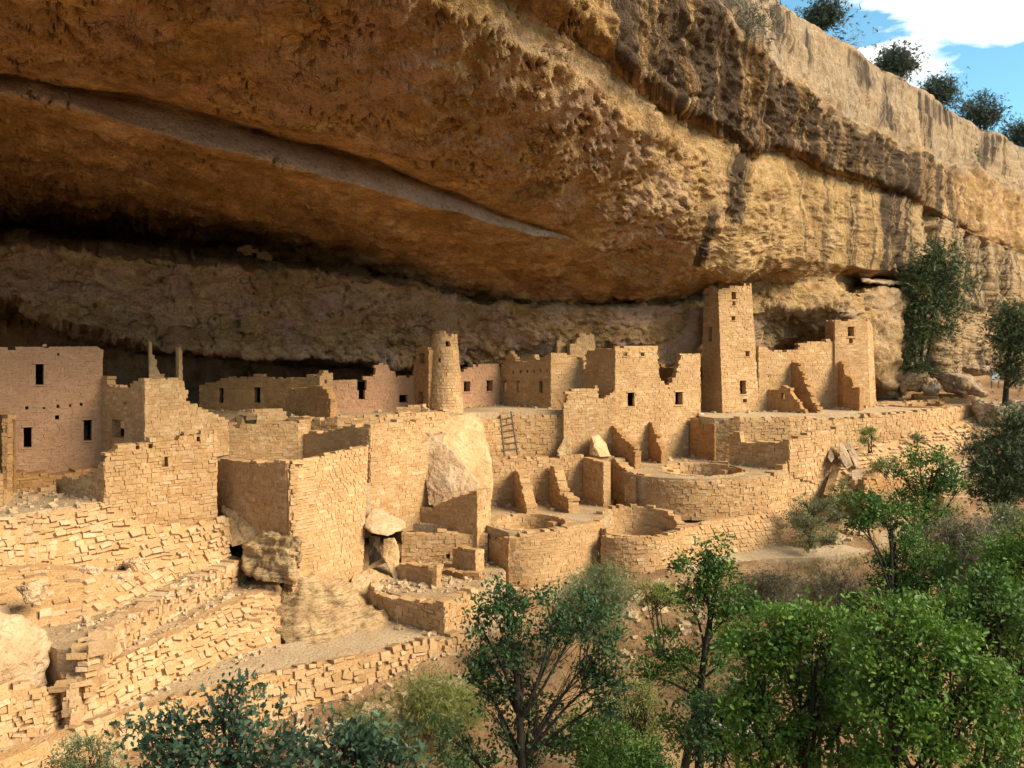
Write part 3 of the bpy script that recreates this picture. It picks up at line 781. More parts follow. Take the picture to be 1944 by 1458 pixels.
WSEED = [100]
def add_wall(root, w, style=FINE, th=0.40, openings=(), sink=0.8, name='wall', cap=True, lintels=True, room=None):
    WSEED[0] += 1
    ops = []
    for (x0, x1, y0, y1) in openings:
        u0, z1 = w.from_px(x0, y0); u1, z0 = w.from_px(x1, y1)
        ops.append((min(u0, u1), max(u0, u1), min(z0, z1), max(z0, z1)))
    ALLW.append(w)
    core = obj(name, core_mesh(w, th, ops, 0.09 if cap else 0.0, sink, style.mortar, name), root)
    lst = stones_for(w, th, style, ops, WSEED[0], min(sink, 0.8), cap=cap)
    PENDING.setdefault(root.name, (root, []))[1].append((core, style.stone, lst))
    if lintels:
        for (u0, u1, z0, z1) in ops:
            if u1 - u0 < 0.24: continue
            for nm, zc, hh in (('lintel', z1 + 0.035, 0.07), ('sill', z0 - 0.03, 0.06)):
                uc = (u0 + u1) / 2; p = w.S(uc, zc); bb, tt, i, s = w.bt(uc); t = w.t[i]; n = w.n[i]
                V, F = UNIT[WSEED[0] % 12]
                X, Y, Z = t * (u1 - u0 + 0.16), -n * (th + 0.03), np.array((0, 0, hh))
                c = p - n * (th / 2 - 0.03)
                o = obj(nm, mesh_np(nm, c + V[:, :1] * X + V[:, 1:2] * Y + V[:, 2:3] * Z, F, style.stone)); o.parent = core
    if room:  # closed dark box added behind the wall to keep its openings black
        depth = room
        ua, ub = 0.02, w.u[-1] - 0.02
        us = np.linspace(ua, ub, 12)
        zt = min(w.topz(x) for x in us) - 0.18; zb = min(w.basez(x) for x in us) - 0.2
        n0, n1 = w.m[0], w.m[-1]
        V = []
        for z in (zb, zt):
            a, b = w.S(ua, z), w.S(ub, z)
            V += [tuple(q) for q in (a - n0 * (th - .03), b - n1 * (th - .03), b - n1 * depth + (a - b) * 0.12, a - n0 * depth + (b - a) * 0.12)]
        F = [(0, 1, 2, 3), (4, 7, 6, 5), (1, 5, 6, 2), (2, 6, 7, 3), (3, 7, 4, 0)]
        obj('room_shade_box', mesh_np('room_shade_box', V, F, DARKIN), root)
    return core

MINPX = 10.0
NSTONE = [0, 0]
def finish_all():
    for rn, (root, walls) in PENDING.items():
        cand = []
        for wi, (core, mat, lst) in enumerate(walls):
            if not lst: continue
            c = np.array([q[0] for q in lst]); x, y, s = pxof(c)
            for k, q in enumerate(lst):
                if q[5] * s[k] >= MINPX and q[6] * s[k] >= 4.5 and -10 < x[k] < 1954 and 0 < y[k] < 1460:
                    cand.append((q[5] * q[6] * s[k] * s[k], wi, k))
        cand.sort(reverse=True)
        sel = set((a, b) for _, a, b in cand[:300])
        for wi, (core, mat, lst) in enumerate(walls):
            rest = [q for k, q in enumerate(lst) if (wi, k) not in sel]
            for k, q in enumerate(lst):
                if (wi, k) in sel:
                    o = bpy.data.objects.new('stone', unit_mesh(q[4], mat))
                    M = Matrix(((q[1][0], q[2][0], q[3][0], q[0][0]), (q[1][1], q[2][1], q[3][1], q[0][1]), (q[1][2], q[2][2], q[3][2], q[0][2]), (0, 0, 0, 1)))
                    o.parent = core
                    o.matrix_basis = M
                    col.objects.link(o); NSTONE[0] += 1
            if rest:
                s = obj('small_stones', joined_stones(rest, mat, 'small_stones')); s.parent = core; s['kind'] = 'stuff'
                NSTONE[1] += len(rest)

def dz_wall(q):
    """stations (column, depth of top, height of foot, height of top[, how far the foot stands forward])"""
    B, T = [], []
    for s in q:
        x = (s[0] - IW / 2) / FPX
        T.append((x * s[1], s[1], s[3])); db = s[1] - (s[4] if len(s) > 4 else 0)
        B.append((x * db, db, s[2]))
    return W(B, T)

def mthing(name, label, cat, w, group=None):
    b = w.B.mean(0); b[2] = w.B[:, 2].min()
    return thing(name, label, cat, tuple(b), group)

def curved(w, first=0, k=4):
    """the same wall with its stations rounded off, from station `first` on"""
    def cr(P):
        out = [q for q in P[:first]]; Q = P[first:]; n = len(Q)
        for i in range(n - 1):
            a, b, c, d = Q[max(i - 1, 0)], Q[i], Q[i + 1], Q[min(i + 2, n - 1)]
            for t in np.arange(k) / k:
                out.append(0.5 * (2 * b + (c - a) * t + (2 * a - 5 * b + 4 * c - d) * t * t + (3 * b - a - 3 * c + d) * t ** 3))
        return out + [Q[-1]]
    return W(cr(w.B), cr(w.T))

def simple(name, label, cat, base, top, style=FINE, group=None, pairs=None, curve=None, **kw):
    w = (dz_wall(pairs) if len(pairs[0]) > 2 else pair_wall(pairs)) if pairs else px_wall(base, top)
    if curve is not None: w = curved(w, curve)
    r = mthing(name, label, cat, w, group)
    add_wall(r, w, style, **kw)
    return r, w
K1 = at(1332, 886, 46.0); K2 = at(1008, 992, 40.6); K3 = at(1212, 992, 41.4)
K4 = at(1738, 768, 58.5); K5 = at(1790, 757, 62.4)
# ------------------------------------------------------------------ the village, from the pink house to the far kivas
# A: two-storey pink house
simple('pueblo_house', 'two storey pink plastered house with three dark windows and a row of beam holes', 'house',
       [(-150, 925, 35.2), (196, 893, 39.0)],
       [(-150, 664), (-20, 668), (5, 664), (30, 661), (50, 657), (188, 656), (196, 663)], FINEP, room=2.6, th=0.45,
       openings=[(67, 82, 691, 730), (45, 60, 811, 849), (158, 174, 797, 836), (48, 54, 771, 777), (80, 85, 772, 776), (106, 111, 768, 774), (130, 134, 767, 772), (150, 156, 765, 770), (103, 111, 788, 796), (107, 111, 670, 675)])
simple('stone_bench', 'low pink masonry bench along the foot of the pink house', 'bench',
       [(24, 935, 35.6), (110, 930, 36.6), (192, 905, 37.8)], [(24, 896), (60, 900), (110, 899), (192, 884)], FINEB, th=0.9)
simple('wall_stub', 'ragged broken wall end standing against the pink house', 'wall',
       [(-6, 915, 35.2), (14, 925, 34.3), (30, 918, 35.3)], [(-6, 790), (6, 784), (20, 783), (22, 790), (30, 800)], FINEB, th=0.4)
# E: ruined low walls at the left edge of the court
simple('low_wall', 'low pale ruined wall on the grey court below the pink house', 'wall',
       [(18, 972, 33.7), (108, 954, 35.0)], [(18, 962), (30, 951), (75, 932), (86, 929), (95, 918), (108, 917)], FINE, th=0.35, sink=0.2)
simple('broken_wall', 'stepped broken wall end of pale stones on the grey court', 'wall',
       [(-80, 985, 31.5), (6, 985, 32.3), (28, 972, 33.2)], [(-80, 880), (-4, 896), (4, 915), (12, 930), (20, 942), (28, 958)], ROUGH, th=0.45, sink=0.2)
# C: corner house with dark face
simple('corner_house', 'roofless corner house with a doorway in its brown side wall', 'house',
       [(183, 890, 39.3), (275, 872, 36.6), (357, 850, 38.5), (435, 830, 40.4)],
       [(183, 717), (202, 717), (206, 733), (245, 736), (249, 726), (262, 722), (275, 719), (330, 716), (350, 720), (355, 768), (378, 770), (381, 780), (407, 781), (411, 791), (430, 795), (435, 806)],
       FINE, openings=[(213, 236, 795, 832), (235, 240, 763, 768)], room=2.0)
simple('wall_fragment', 'thin jagged wall fragment reaching the rock above the corner house', 'wall',
       [(283, 745, 41.4), (312, 745, 41.8)], [(283, 644), (288, 646), (290, 680), (296, 690), (304, 706), (312, 716)], FINE, th=0.3)
simple('wall_fragment', 'thin upright sliver of masonry alone in the dark gap behind the corner house', 'wall',
       [(339, 745, 41.8), (347, 745, 42.0)], [(339, 662), (347, 662)], FINE, th=0.25)
# D: big front wall
simple('front_wall', 'tall bright front wall with one small square window above the rubble terrace', 'wall',
       [(106, 956, 35.4), (199, 962, 33.3), (300, 1022, 34.7), (413, 1000, 36.2)],
       [(106, 910), (165, 903), (182, 888), (197, 868), (212, 856), (226, 844), (262, 841), (290, 833), (322, 840), (330, 846), (342, 824), (360, 824), (395, 819), (413, 818)],
       ROUGH, th=0.5, openings=[(307, 319, 867, 886), (258, 265, 846, 853), (282, 290, 843, 851), (373, 380, 829, 838)], room=2.2)
# F: the rubble retaining wall below the court
simple('retaining_wall', 'broad rubble retaining wall of rough pale stones under the grey court', 'wall', None, None, RUBBLE,
       pairs=[((-160, 1160, 27.0), (-160, 1005, 29.0)), ((0, 1140, 29.2), (0, 985, 30.5)), ((100, 1140, 30.0), (100, 968, 32.0)), ((195, 1130, 31.2), (195, 952, 33.4)),
              ((270, 1112, 32.2), (270, 990, 34.0)), ((340, 1095, 33.2), (340, 998, 34.9)), ((400, 1075, 34.4), (400, 985, 35.7)), ((436, 1062, 35.4), (436, 978, 36.4))], curve=0, th=0.9, sink=0.6)
simple('rubble_slope', 'steep slope of tumbled stones between the retaining wall and the upper dirt strip', 'rubble', None, None, RUBBLE,
       pairs=[(-140, 28.2, 2.4, 4.1, 2.8), (0, 29.2, 2.4, 4.0, 3.0), (70, 29.8, 2.4, 3.9, 3.0), (150, 30.4, 2.4, 3.7, 3.0), (230, 31.3, 2.4, 3.4, 2.0), (320, 32.8, 2.4, 3.0, 0.8)], th=1.2, sink=0.4)
simple('terrace_wall', 'low rubble wall between the two narrow dirt strips', 'wall', None, None, RUBBLE,
       pairs=[(128, 25.4, 1.8, 2.75), (150, 24.6, 1.8, 2.75), (172, 25.4, 1.8, 2.75), (230, 27.7, 1.8, 2.75), (300, 29.9, 1.8, 2.75), (380, 32.6, 1.8, 2.75), (458, 35.3, 1.8, 2.75)], th=0.7, sink=0.4)
simple('terrace_wall', 'long leaning rubble wall of pale stones rising above the dusty path', 'wall', None, None, RUBBLE,
       pairs=[(95, 25.0, 0.5, 1.95, .1), (118, 24.2, 0.5, 1.95, .25), (140, 25.0, 0.5, 1.95, .3), (220, 26.4, .5, 1.95, .4), (320, 28.5, .5, 1.95, .8), (430, 31.8, .5, 1.95, 2.2), (526, 34.8, .5, 1.95, 3.9)], th=0.6, sink=0.4)
simple('parapet_wall', 'low stone parapet along the outer edge of the dusty path', 'wall', None, None, RUBBLE,
       pairs=[(-120, 20.9, -.9, .85, .4), (0, 22.4, -.9, .82, .4), (140, 23.9, -.9, .85, .4), (270, 25.5, -.9, .8, .4), (440, 27.0, -.9, .85, .4), (560, 28.2, -1.0, .85, .5), (660, 29.2, -.7, .82, .4), (760, 30.2, -.4, .85, .3), (830, 31.0, -.2, .8, .2), (900, 32.0, -.1, .8, .2)], curve=0, th=0.5, sink=0.5)
simple('low_wall', 'short rubble wall under the great boulder beside the path', 'wall', None, None, RUBBLE,
       pairs=[(-160, 21.8, .4, 2.1, .3), (0, 23.6, .4, 2.1, .3), (60, 24.0, .4, 2.0, .3), (90, 24.6, .4, 1.7, .3)], th=0.6)
# J: great block in the middle
simple('great_room_block', 'great masonry block with a brown side and a tall pale bulging face', 'house', None, None, FINE,
       pairs=[((411, 985, 37.6), (411, 871, 37.6)), ((470, 1005, 36.3), (470, 876, 36.3)), ((545, 1030, 34.6), (545, 875, 34.9)),
              ((556, 1128, 34.0), (560, 872, 35.3)), ((600, 1130, 34.6), (594, 868, 36.1)), ((640, 1125, 35.5), (640, 856, 37.2)), ((688, 1112, 36.6), (701, 843, 38.6))], th=0.5, sink=0.5)
simple('room_block', 'pale masonry block with a brown left side beside the tower boulder', 'house',
       [(566, 915, 41.4), (701, 900, 38.9), (703, 980, 38.9), (813, 975, 41.2)],
       [(566, 830), (575, 824), (600, 818), (612, 823), (640, 811), (701, 806), (760, 800), (800, 796), (813, 832)], FINE, th=0.5)
simple('court_wall', 'pale court wall behind the great masonry block', 'wall',
       [(412, 915, 40.3), (566, 915, 41.0), (625, 860, 42.4)], [(412, 803), (440, 801), (445, 810), (470, 806), (560, 800), (610, 796), (625, 800)], FINE, th=0.4,
       openings=[(414, 431, 812, 832)])
simple('low_wall', 'low whitish curved wall with a dark arched gap in the upper court', 'wall',
       [(433, 812, 41.6), (480, 812, 41.4), (548, 806, 42.2)], [(433, 796), (446, 788), (470, 779), (530, 776), (548, 788)], FINE, th=0.35, openings=[(461, 487, 789, 807)])
simple('court_wall', 'brown rubble wall leaning before the shaded house row', 'wall',
       [(548, 795, 44.6), (628, 806, 42.6)], [(548, 740), (556, 735), (612, 734), (622, 742), (628, 765)], ROUGHB, th=0.45)
simple('wall_end', 'bright ruined wall end with a tiny square hole beside the pink doorway house', 'wall',
       [(578, 786, 45.4), (607, 786, 44.6), (632, 782, 45.3)], [(578, 718), (600, 716), (607, 712), (618, 707), (631, 708), (632, 716)], FINE, th=0.4, openings=[(616, 620, 721, 728)])
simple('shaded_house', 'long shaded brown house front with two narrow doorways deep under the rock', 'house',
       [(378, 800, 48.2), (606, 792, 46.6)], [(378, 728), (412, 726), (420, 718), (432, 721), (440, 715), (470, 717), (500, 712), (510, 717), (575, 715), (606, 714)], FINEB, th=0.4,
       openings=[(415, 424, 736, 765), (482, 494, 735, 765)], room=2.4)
simple('court_wall', 'long curved pale wall closing the upper court before the pink doorway house', 'wall',
       [(548, 822, 41.9), (640, 822, 41.2), (720, 820, 41.7), (790, 816, 42.8), (852, 812, 44.2)], [(548, 792), (600, 797), (640, 794), (655, 788), (720, 790), (760, 782), (800, 784), (852, 778)], ROUGH, th=0.5)
simple('doorway_house', 'pink walled house with a dark keyhole doorway and a square window', 'house',
       [(630, 786, 46.0), (792, 782, 48.0)], [(630, 721), (688, 719), (692, 716), (712, 714), (714, 694), (722, 690), (734, 691), (737, 700), (750, 702), (752, 712), (792, 716)], FINEP, th=0.4,
       openings=[(678, 696, 722, 741), (681, 693, 741, 758), (758, 774, 750, 764)], room=2.6, lintels=False)
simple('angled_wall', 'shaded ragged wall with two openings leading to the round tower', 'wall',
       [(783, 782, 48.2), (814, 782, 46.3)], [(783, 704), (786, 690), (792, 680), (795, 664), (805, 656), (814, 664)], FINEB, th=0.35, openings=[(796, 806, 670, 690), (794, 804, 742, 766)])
simple('low_wall', 'low pale footing wall at the base of the round tower', 'wall',
       [(752, 800, 44.4), (800, 796, 44.6), (842, 796, 44.2)], [(752, 772), (785, 769), (800, 765), (815, 780), (842, 782)], FINE, th=0.4)
# S: round tower
def round_tower():
    base = at(842, 782, 46.0); cx, cy = base[0], base[1] + 1.0
    zb, zt = float(base[2]) - 0.1, zof(633, 46.5, 842)
    r = 1.02
    w = arc_wall(cx, cy, r, 100, 460, zb, lambda f: zt + 0.10 * math.sin(f * 19) * (1 if f < 0.6 else .3), 40, taper=0.34)
    root = thing('round_tower', 'round tapering pale stone tower with small square windows on a boulder', 'tower', (cx, cy, zb))
    ops = [(844, 855, 648, 658), (831, 837, 680, 687), (846, 849, 707, 711)]
    W0 = arc_wall(cx, cy, r, 190, 350, zb, zt, 20, taper=0.34)     # the half that faces out, used to place the windows
    extra = []
    core_ops = []
    for (x0, x1, y0, y1) in ops:
        u0, z1 = W0.from_px(x0, y0); u1, z0 = W0.from_px(x1, y1)
        off = r * math.radians(90) * 0.9985
        core_ops.append((u0 + off, u1 + off, z0, z1))
    WSEED[0] += 1
    core = obj('wall', core_mesh(w, 0.3, core_ops, 0.09, 0.6, MORT, 'wall'), root)
    st = Style(TAN, MORT, h=(0.13, 0.19), w=(0.18, 0.34), out=0.012, gap=0.018)
    PENDING.setdefault(root.name, (root, []))[1].append((core, TAN, stones_for(w, 0.3, st, core_ops, 5)))
round_tower()
# T..Y: the houses between the towers
simple('pueblo_house', 'shaded pink house wall with two square windows right of the round tower', 'house',
       [(868, 782, 49.4), (950, 782, 52.2)], [(868, 708), (878, 706), (886, 699), (900, 694), (942, 690), (950, 694)], FINEP, th=0.4,
       openings=[(881, 893, 724, 743), (924, 936, 722, 742)], room=2.4)
simple('pueblo_house', 'two storey house with a brown windowed side and a narrow pale end', 'house',
       [(946, 780, 52.4), (1046, 780, 49.4), (1108, 778, 50.5)],
       [(946, 702), (968, 664), (974, 678), (985, 687), (1008, 681), (1013, 674), (1020, 682), (1046, 669), (1078, 674), (1108, 681)], FINE, th=0.4,
       openings=[(953, 961, 723, 745), (980, 987, 722, 745), (1023, 1030, 723, 746), (973, 976, 704, 709), (986, 990, 703, 708), (999, 1003, 703, 708), (1012, 1015, 702, 707), (1024, 1027, 701, 706), (1037, 1040, 701, 706)], room=2.0)
simple('wall_fragment', 'narrow broken wall with a dark side against the rock above the brown windowed house', 'wall',
       [(1040, 700, 53.2), (1058, 700, 51.8), (1076, 700, 52.2)], [(1040, 646), (1046, 630), (1052, 640), (1058, 647), (1073, 647), (1076, 664)], FINE, th=0.35)
simple('wall_fragment', 'tall stepped wall fragment rising behind the square room block', 'wall',
       [(1082, 712, 51.6), (1130, 712, 52.6)], [(1082, 654), (1092, 650), (1096, 640), (1106, 633), (1128, 632), (1130, 690)], FINE, th=0.35)
simple('square_room_block', 'tall square room block with two small windows high up and one doorway', 'house',
       [(1100, 810, 50.6), (1168, 868, 48.3), (1252, 876, 49.9)],
       [(1100, 700), (1112, 699), (1114, 665), (1140, 662), (1168, 658), (1240, 657), (1246, 657), (1252, 705)], FINE, th=0.4,
       openings=[(1183, 1190, 669, 676), (1216, 1223, 669, 676), (1191, 1204, 745, 771)], room=2.4)
simple('annex_wall', 'stepped pale annex wall joined to the square room block', 'wall',
       [(1070, 870, 47.2), (1168, 866, 48.1)], [(1070, 790), (1074, 765), (1080, 741), (1110, 737), (1133, 735), (1134, 756), (1142, 760), (1152, 752), (1160, 748), (1168, 736)], FINE, th=0.4)
simple('ruined_wall', 'jagged ruined wall with a square window left of the square tower', 'wall',
       [(1252, 876, 50.0), (1330, 850, 51.9)], [(1252, 718), (1262, 728), (1270, 736), (1276, 722), (1284, 712), (1290, 690), (1294, 672), (1310, 673), (1330, 668)], FINE, th=0.4,
       openings=[(1282, 1296, 744, 768)], room=1.8)
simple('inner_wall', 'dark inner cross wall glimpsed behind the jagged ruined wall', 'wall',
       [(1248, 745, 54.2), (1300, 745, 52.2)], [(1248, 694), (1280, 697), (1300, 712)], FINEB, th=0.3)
# Z: square tower
simple('square_tower', 'tall four storey square tower with a keyhole window touching the alcove roof', 'tower', None, None, FINE,
       pairs=[((1331, 778, 54.5), (1337, 548, 54.5)), ((1342, 781, 54.0), (1345, 544, 54.0)), ((1372, 788, 52.6), (1363, 552, 52.9)), ((1385, 787, 52.8), (1376, 546, 53.1)), ((1412, 786, 53.3), (1400, 541, 53.5)), ((1442, 784, 53.9), (1426, 539, 53.9))],
       th=0.4, openings=[(1338, 1346, 558, 580), (1344, 1352, 621, 648), (1388, 1398, 554, 570), (1390, 1396, 570, 580), (1389, 1396, 600, 608), (1415, 1423, 666, 676), (1404, 1417, 722, 748), (1410, 1418, 757, 764)], room=2.0)
simple('tower_wall', 'long pale wall joining the square tower to the windowed end tower', 'wall',
       [(1440, 788, 53.95), (1586, 778, 56.4)], [(1440, 655), (1452, 656), (1470, 666), (1500, 666), (1512, 663), (1524, 651), (1540, 648), (1586, 646)], FINE, th=0.4,
       openings=[(1434, 1440, 714, 720), (1458, 1460, 712, 716)], lintels=False)
simple('end_tower', 'rounded end tower with one tall keyhole window near the cliff foot', 'tower', None, None, FINE,
       pairs=[((1566, 780, 57.6), (1567, 607, 57.6)), ((1585, 780, 56.2), (1585, 610, 56.2)), ((1620, 778, 56.6), (1618, 608, 56.6)), ((1652, 776, 57.0), (1645, 607, 57.0)), ((1661, 776, 57.5), (1653, 612, 57.5)), ((1664, 776, 58.4), (1656, 620, 58.4))],
       th=0.4, openings=[(1609, 1622, 620, 640), (1612, 1619, 640, 652)], room=2.0)
# buttress walls on the tower terrace
BG = 'buttress walls standing out from the long tower wall'
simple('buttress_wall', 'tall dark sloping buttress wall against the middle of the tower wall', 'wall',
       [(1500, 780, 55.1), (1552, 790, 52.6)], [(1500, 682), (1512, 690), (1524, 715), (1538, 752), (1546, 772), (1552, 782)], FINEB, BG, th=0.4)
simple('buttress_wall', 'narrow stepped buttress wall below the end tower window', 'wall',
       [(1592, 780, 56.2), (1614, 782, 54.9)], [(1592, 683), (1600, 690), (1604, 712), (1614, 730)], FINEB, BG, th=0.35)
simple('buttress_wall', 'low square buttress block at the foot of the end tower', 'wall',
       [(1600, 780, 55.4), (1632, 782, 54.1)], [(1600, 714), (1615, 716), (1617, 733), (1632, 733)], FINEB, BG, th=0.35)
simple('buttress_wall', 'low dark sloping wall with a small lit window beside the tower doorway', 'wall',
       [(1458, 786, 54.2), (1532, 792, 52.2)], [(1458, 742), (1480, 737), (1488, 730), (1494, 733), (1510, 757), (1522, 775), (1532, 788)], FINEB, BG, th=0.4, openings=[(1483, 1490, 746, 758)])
# buttresses of the middle terrace
BH = 'buttress walls on the middle terrace'
simple('buttress_wall', 'broad ragged dark buttress on the middle terrace beside the leaning slab', 'wall',
       [(1158, 866, 48.2), (1206, 880, 46.1)], [(1158, 808), (1166, 806), (1175, 824), (1188, 834), (1200, 846), (1206, 866)], FINEB, BH, th=0.4)
simple('buttress_wall', 'narrow dark pointed buttress on the middle terrace under the doorway', 'wall',
       [(1230, 864, 49.6), (1256, 872, 48.0)], [(1230, 798), (1238, 804), (1246, 832), (1256, 858)], FINEB, BH, th=0.4)
simple('buttress_wall', 'wide dark buttress under the corner of the square tower terrace', 'wall',
       [(1310, 862, 51.2), (1357, 858, 49.1)], [(1310, 790), (1322, 798), (1334, 806), (1357, 806)], FINEB, BH, th=0.4)
# retaining walls of the tower terrace
simple('retaining_wall', 'pale coursed retaining wall holding up the square tower terrace', 'wall',
       [(1355, 858, 49.2), (1405, 850, 48.8), (1500, 850, 49.4), (1640, 824, 51.6), (1722, 812, 53.4)],
       [(1355, 806), (1400, 792), (1500, 790), (1560, 796), (1640, 792), (1722, 786)], ROUGH, th=0.5)
simple('room_corner', 'low roofless room corner with a brown left wall below the square tower', 'wall',
       [(1384, 872, 48.2), (1498, 880, 45.6), (1530, 892, 46.4), (1592, 898, 48.4)], [(1384, 820), (1404, 822), (1407, 838), (1495, 839), (1498, 836), (1530, 824), (1592, 812)], ROUGH, th=0.45, sink=0.6)
# M13 upper kiva
simple('terrace_wall', 'big curved rubble wall round the upper kiva', 'wall', None, None, ROUGH,
       pairs=[((1163, 950, 46.7), (1163, 866, 46.7)), ((1180, 952, 45.6), (1180, 884, 45.6)), ((1198, 956, 44.6), (1198, 896, 44.6)), ((1220, 962, 43.8), (1220, 906, 43.8)), ((1250, 966, 43.2), (1250, 911, 43.2)), ((1300, 968, 42.8), (1300, 914, 42.8)), ((1350, 968, 42.8), (1350, 915, 42.8)),
              ((1410, 966, 43.2), (1410, 910, 43.2)), ((1450, 962, 43.9), (1450, 904, 43.9)), ((1486, 958, 45.0), (1486, 896, 45.0))], curve=0, th=0.55, sink=0.5)
simple('terrace_wall', 'tall pale rubble wall right of the upper kiva above the sage bushes', 'wall', None, None, ROUGH,
       pairs=[((1484, 985, 44.8), (1486, 880, 45.4)), ((1520, 960, 46.0), (1520, 872, 46.6)), ((1575, 930, 47.6), (1572, 862, 48.2))], th=0.5, sink=0.8)
def kiva(label, cx, cy, zr, zf, r, style, far_top=None, n=44, pil=5):
    root = thing('kiva', label, 'kiva', (cx, cy, zf))
    w = arc_wall(cx, cy, r, 90, 450, zf, (lambda f: zr + 0.02 if far_top is None else zr + (far_top - zr) * (0.5 + 0.5 * math.cos(2 * math.pi * f))), n, inward=True)
    add_wall(root, w, style, th=0.35, sink=0.1)
    a = np.linspace(0, 2 * np.pi, 33)[:-1]
    V = np.stack([cx + (r + .1) * np.cos(a), cy + (r + .1) * np.sin(a), np.full(32, zf)], -1)
    obj('floor', mesh_from('floor', V, [list(range(32))], DIRT), root)
    for k in range(pil):
        an = math.radians(40 + 360 * k / max(pil, 1))
        c = np.array((cx + (r - 0.18) * math.cos(an), cy + (r - 0.18) * math.sin(an), (zf + zr) / 2 - 0.1))
        t = np.array((-math.sin(an), math.cos(an), 0)); nn = np.array((math.cos(an), math.sin(an), 0))
        V, F = UNIT[k % 12]
        obj('pilaster', mesh_np('pilaster', c + V[:, :1] * t * 0.6 + V[:, 1:2] * nn * 0.5 + V[:, 2:3] * np.array((0, 0, zr - zf - 0.25)), F, style.stone), root)
    return root

kiva('round sunken kiva with a low stone wall on the middle terrace', K1[0], K1[1], 4.82, 3.75, 2.15, ROUGH, pil=4)
kiva('shallow round kiva with broken pilasters behind the white curved wall', K2[0], K2[1], 3.15, 2.3, 1.65, FINE, pil=3)
kiva('deep round kiva with a brown inner wall beside the lower terrace steps', K3[0], K3[1], 2.62, 1.6, 1.85, FINE, far_top=3.4, pil=3)
# ladder wall and the lower rooms
simple('retaining_wall', 'rough pale retaining wall that the wooden ladder leans on', 'wall',
       [(900, 876, 46.2), (950, 874, 46.9), (1076, 870, 47.6)], [(900, 806), (930, 794), (950, 792), (1000, 786), (1050, 790), (1076, 784)], ROUGH, th=0.5)
simple('room_wall', 'long back wall of the lower roofless rooms under the ladder ledge', 'wall',
       [(908, 995, 44.2), (1000, 985, 44.9), (1166, 955, 46.8)], [(908, 874), (960, 869), (1040, 868), (1100, 866), (1166, 866)], ROUGH, th=0.4)
BL = 'cross walls of the lower roofless rooms'
simple('cross_wall', 'slender sloping cross wall nearest the tower boulder', 'wall',
       [(976, 985, 44.6), (1000, 992, 42.3)], [(976, 893), (984, 898), (992, 930), (1000, 962)], ROUGH, BL, th=0.55)
simple('cross_wall', 'ragged stepped cross wall in the middle of the lower rooms', 'wall',
       [(1044, 975, 45.2), (1080, 985, 42.6)], [(1044, 880), (1050, 886), (1058, 915), (1063, 940), (1076, 940), (1080, 955)], ROUGH, BL, th=0.55)
simple('cross_wall', 'square intact cross wall in the lower rooms beside the curved kiva wall', 'wall',
       [(1107, 960, 46.0), (1146, 965, 44.2)], [(1107, 870), (1112, 870), (1138, 873), (1146, 878)], ROUGH, BL, th=0.45)
simple('wall_stub', 'small upright stub wall at the foot of the curved kiva wall', 'wall',
       [(1186, 945, 44.6), (1206, 950, 43.9), (1214, 946, 44.4)], [(1186, 916), (1206, 908), (1214, 910)], FINE, th=0.3, sink=0.15)
simple('front_wall', 'white sunlit curved wall with a brown left side in front of the shallow kiva', 'wall', None, None, FINE,
       pairs=[((918, 1110, 39.9), (918, 1021, 39.9)), ((966, 1130, 37.9), (966, 1021, 37.9)), ((1005, 1130, 37.9), (1005, 1012, 38.1)), ((1060, 1120, 38.5), (1060, 1004, 38.7)), ((1105, 1105, 39.3), (1105, 995, 39.5)), ((1145, 1090, 40.4), (1145, 985, 40.6))], curve=1, th=0.45, sink=0.7)
simple('low_wall', 'low curved wall of square blocks in front of the deep kiva', 'wall', None, None, ROUGH,
       pairs=[(1143, 39.7, 1.0, 2.75, .2), (1170, 39.2, 1.0, 2.72, .2), (1215, 39.0, 1.0, 2.72, .2), (1260, 39.3, 1.0, 2.75, .2), (1300, 40.1, 1.0, 2.8, .2)], curve=0, th=0.5, sink=0.6)
simple('terrace_wall', 'long low sloping stone terrace between the deep kiva and the trail', 'wall', None, None, ROUGH,
       pairs=[((1298, 1070, 40.0), (1296, 1002, 41.4)), ((1360, 1056, 40.8), (1360, 985, 42.4)), ((1420, 1036, 41.8), (1425, 975, 43.4)), ((1488, 1012, 43.2), (1488, 962, 44.4))], th=0.5, sink=0.7)
# M15 small rooms above the path
simple('room_corner', 'brown room wall with a bright pillar end below the tower boulder', 'wall',
       [(776, 1022, 41.2), (906, 1026, 39.2), (932, 1022, 40.3)], [(776, 966), (822, 966), (834, 954), (852, 946), (880, 940), (906, 934), (932, 924)], FINE, th=0.4)
simple('low_wall', 'short low brown wall beside the balanced capstone', 'wall',
       [(724, 998, 41.6), (777, 998, 41.0)], [(724, 964), (745, 968), (777, 972)], FINEB, th=0.35)
simple('room_wall', 'rough back wall with one tiny hole in the small room above the path', 'wall',
       [(762, 1105, 39.0), (926, 1105, 39.4)], [(762, 1014), (840, 1010), (926, 1012)], ROUGH, th=0.4, openings=[(847, 854, 1052, 1061)], lintels=False)
simple('room_block', 'small square masonry block beside the tiny hole above the path', 'wall',
       [(859, 1100, 38.4), (903, 1102, 37.3), (919, 1098, 38.0)], [(859, 1040), (903, 1045), (919, 1046)], FINE, th=0.4)
simple('room_block', 'low square masonry block leaning on the upright rock above the path', 'wall',
       [(754, 1122, 36.6), (829, 1134, 35.0), (838, 1126, 35.7)], [(754, 1070), (829, 1077), (838, 1073)], FINE, th=0.4)
simple('low_wall', 'dark curved low wall of the small room above the path', 'wall',
       [(836, 1135, 37.2), (880, 1138, 36.3), (915, 1138, 36.2), (934, 1130, 36.8)], [(836, 1084), (880, 1087), (912, 1094), (934, 1108)], FINEB, th=0.35)
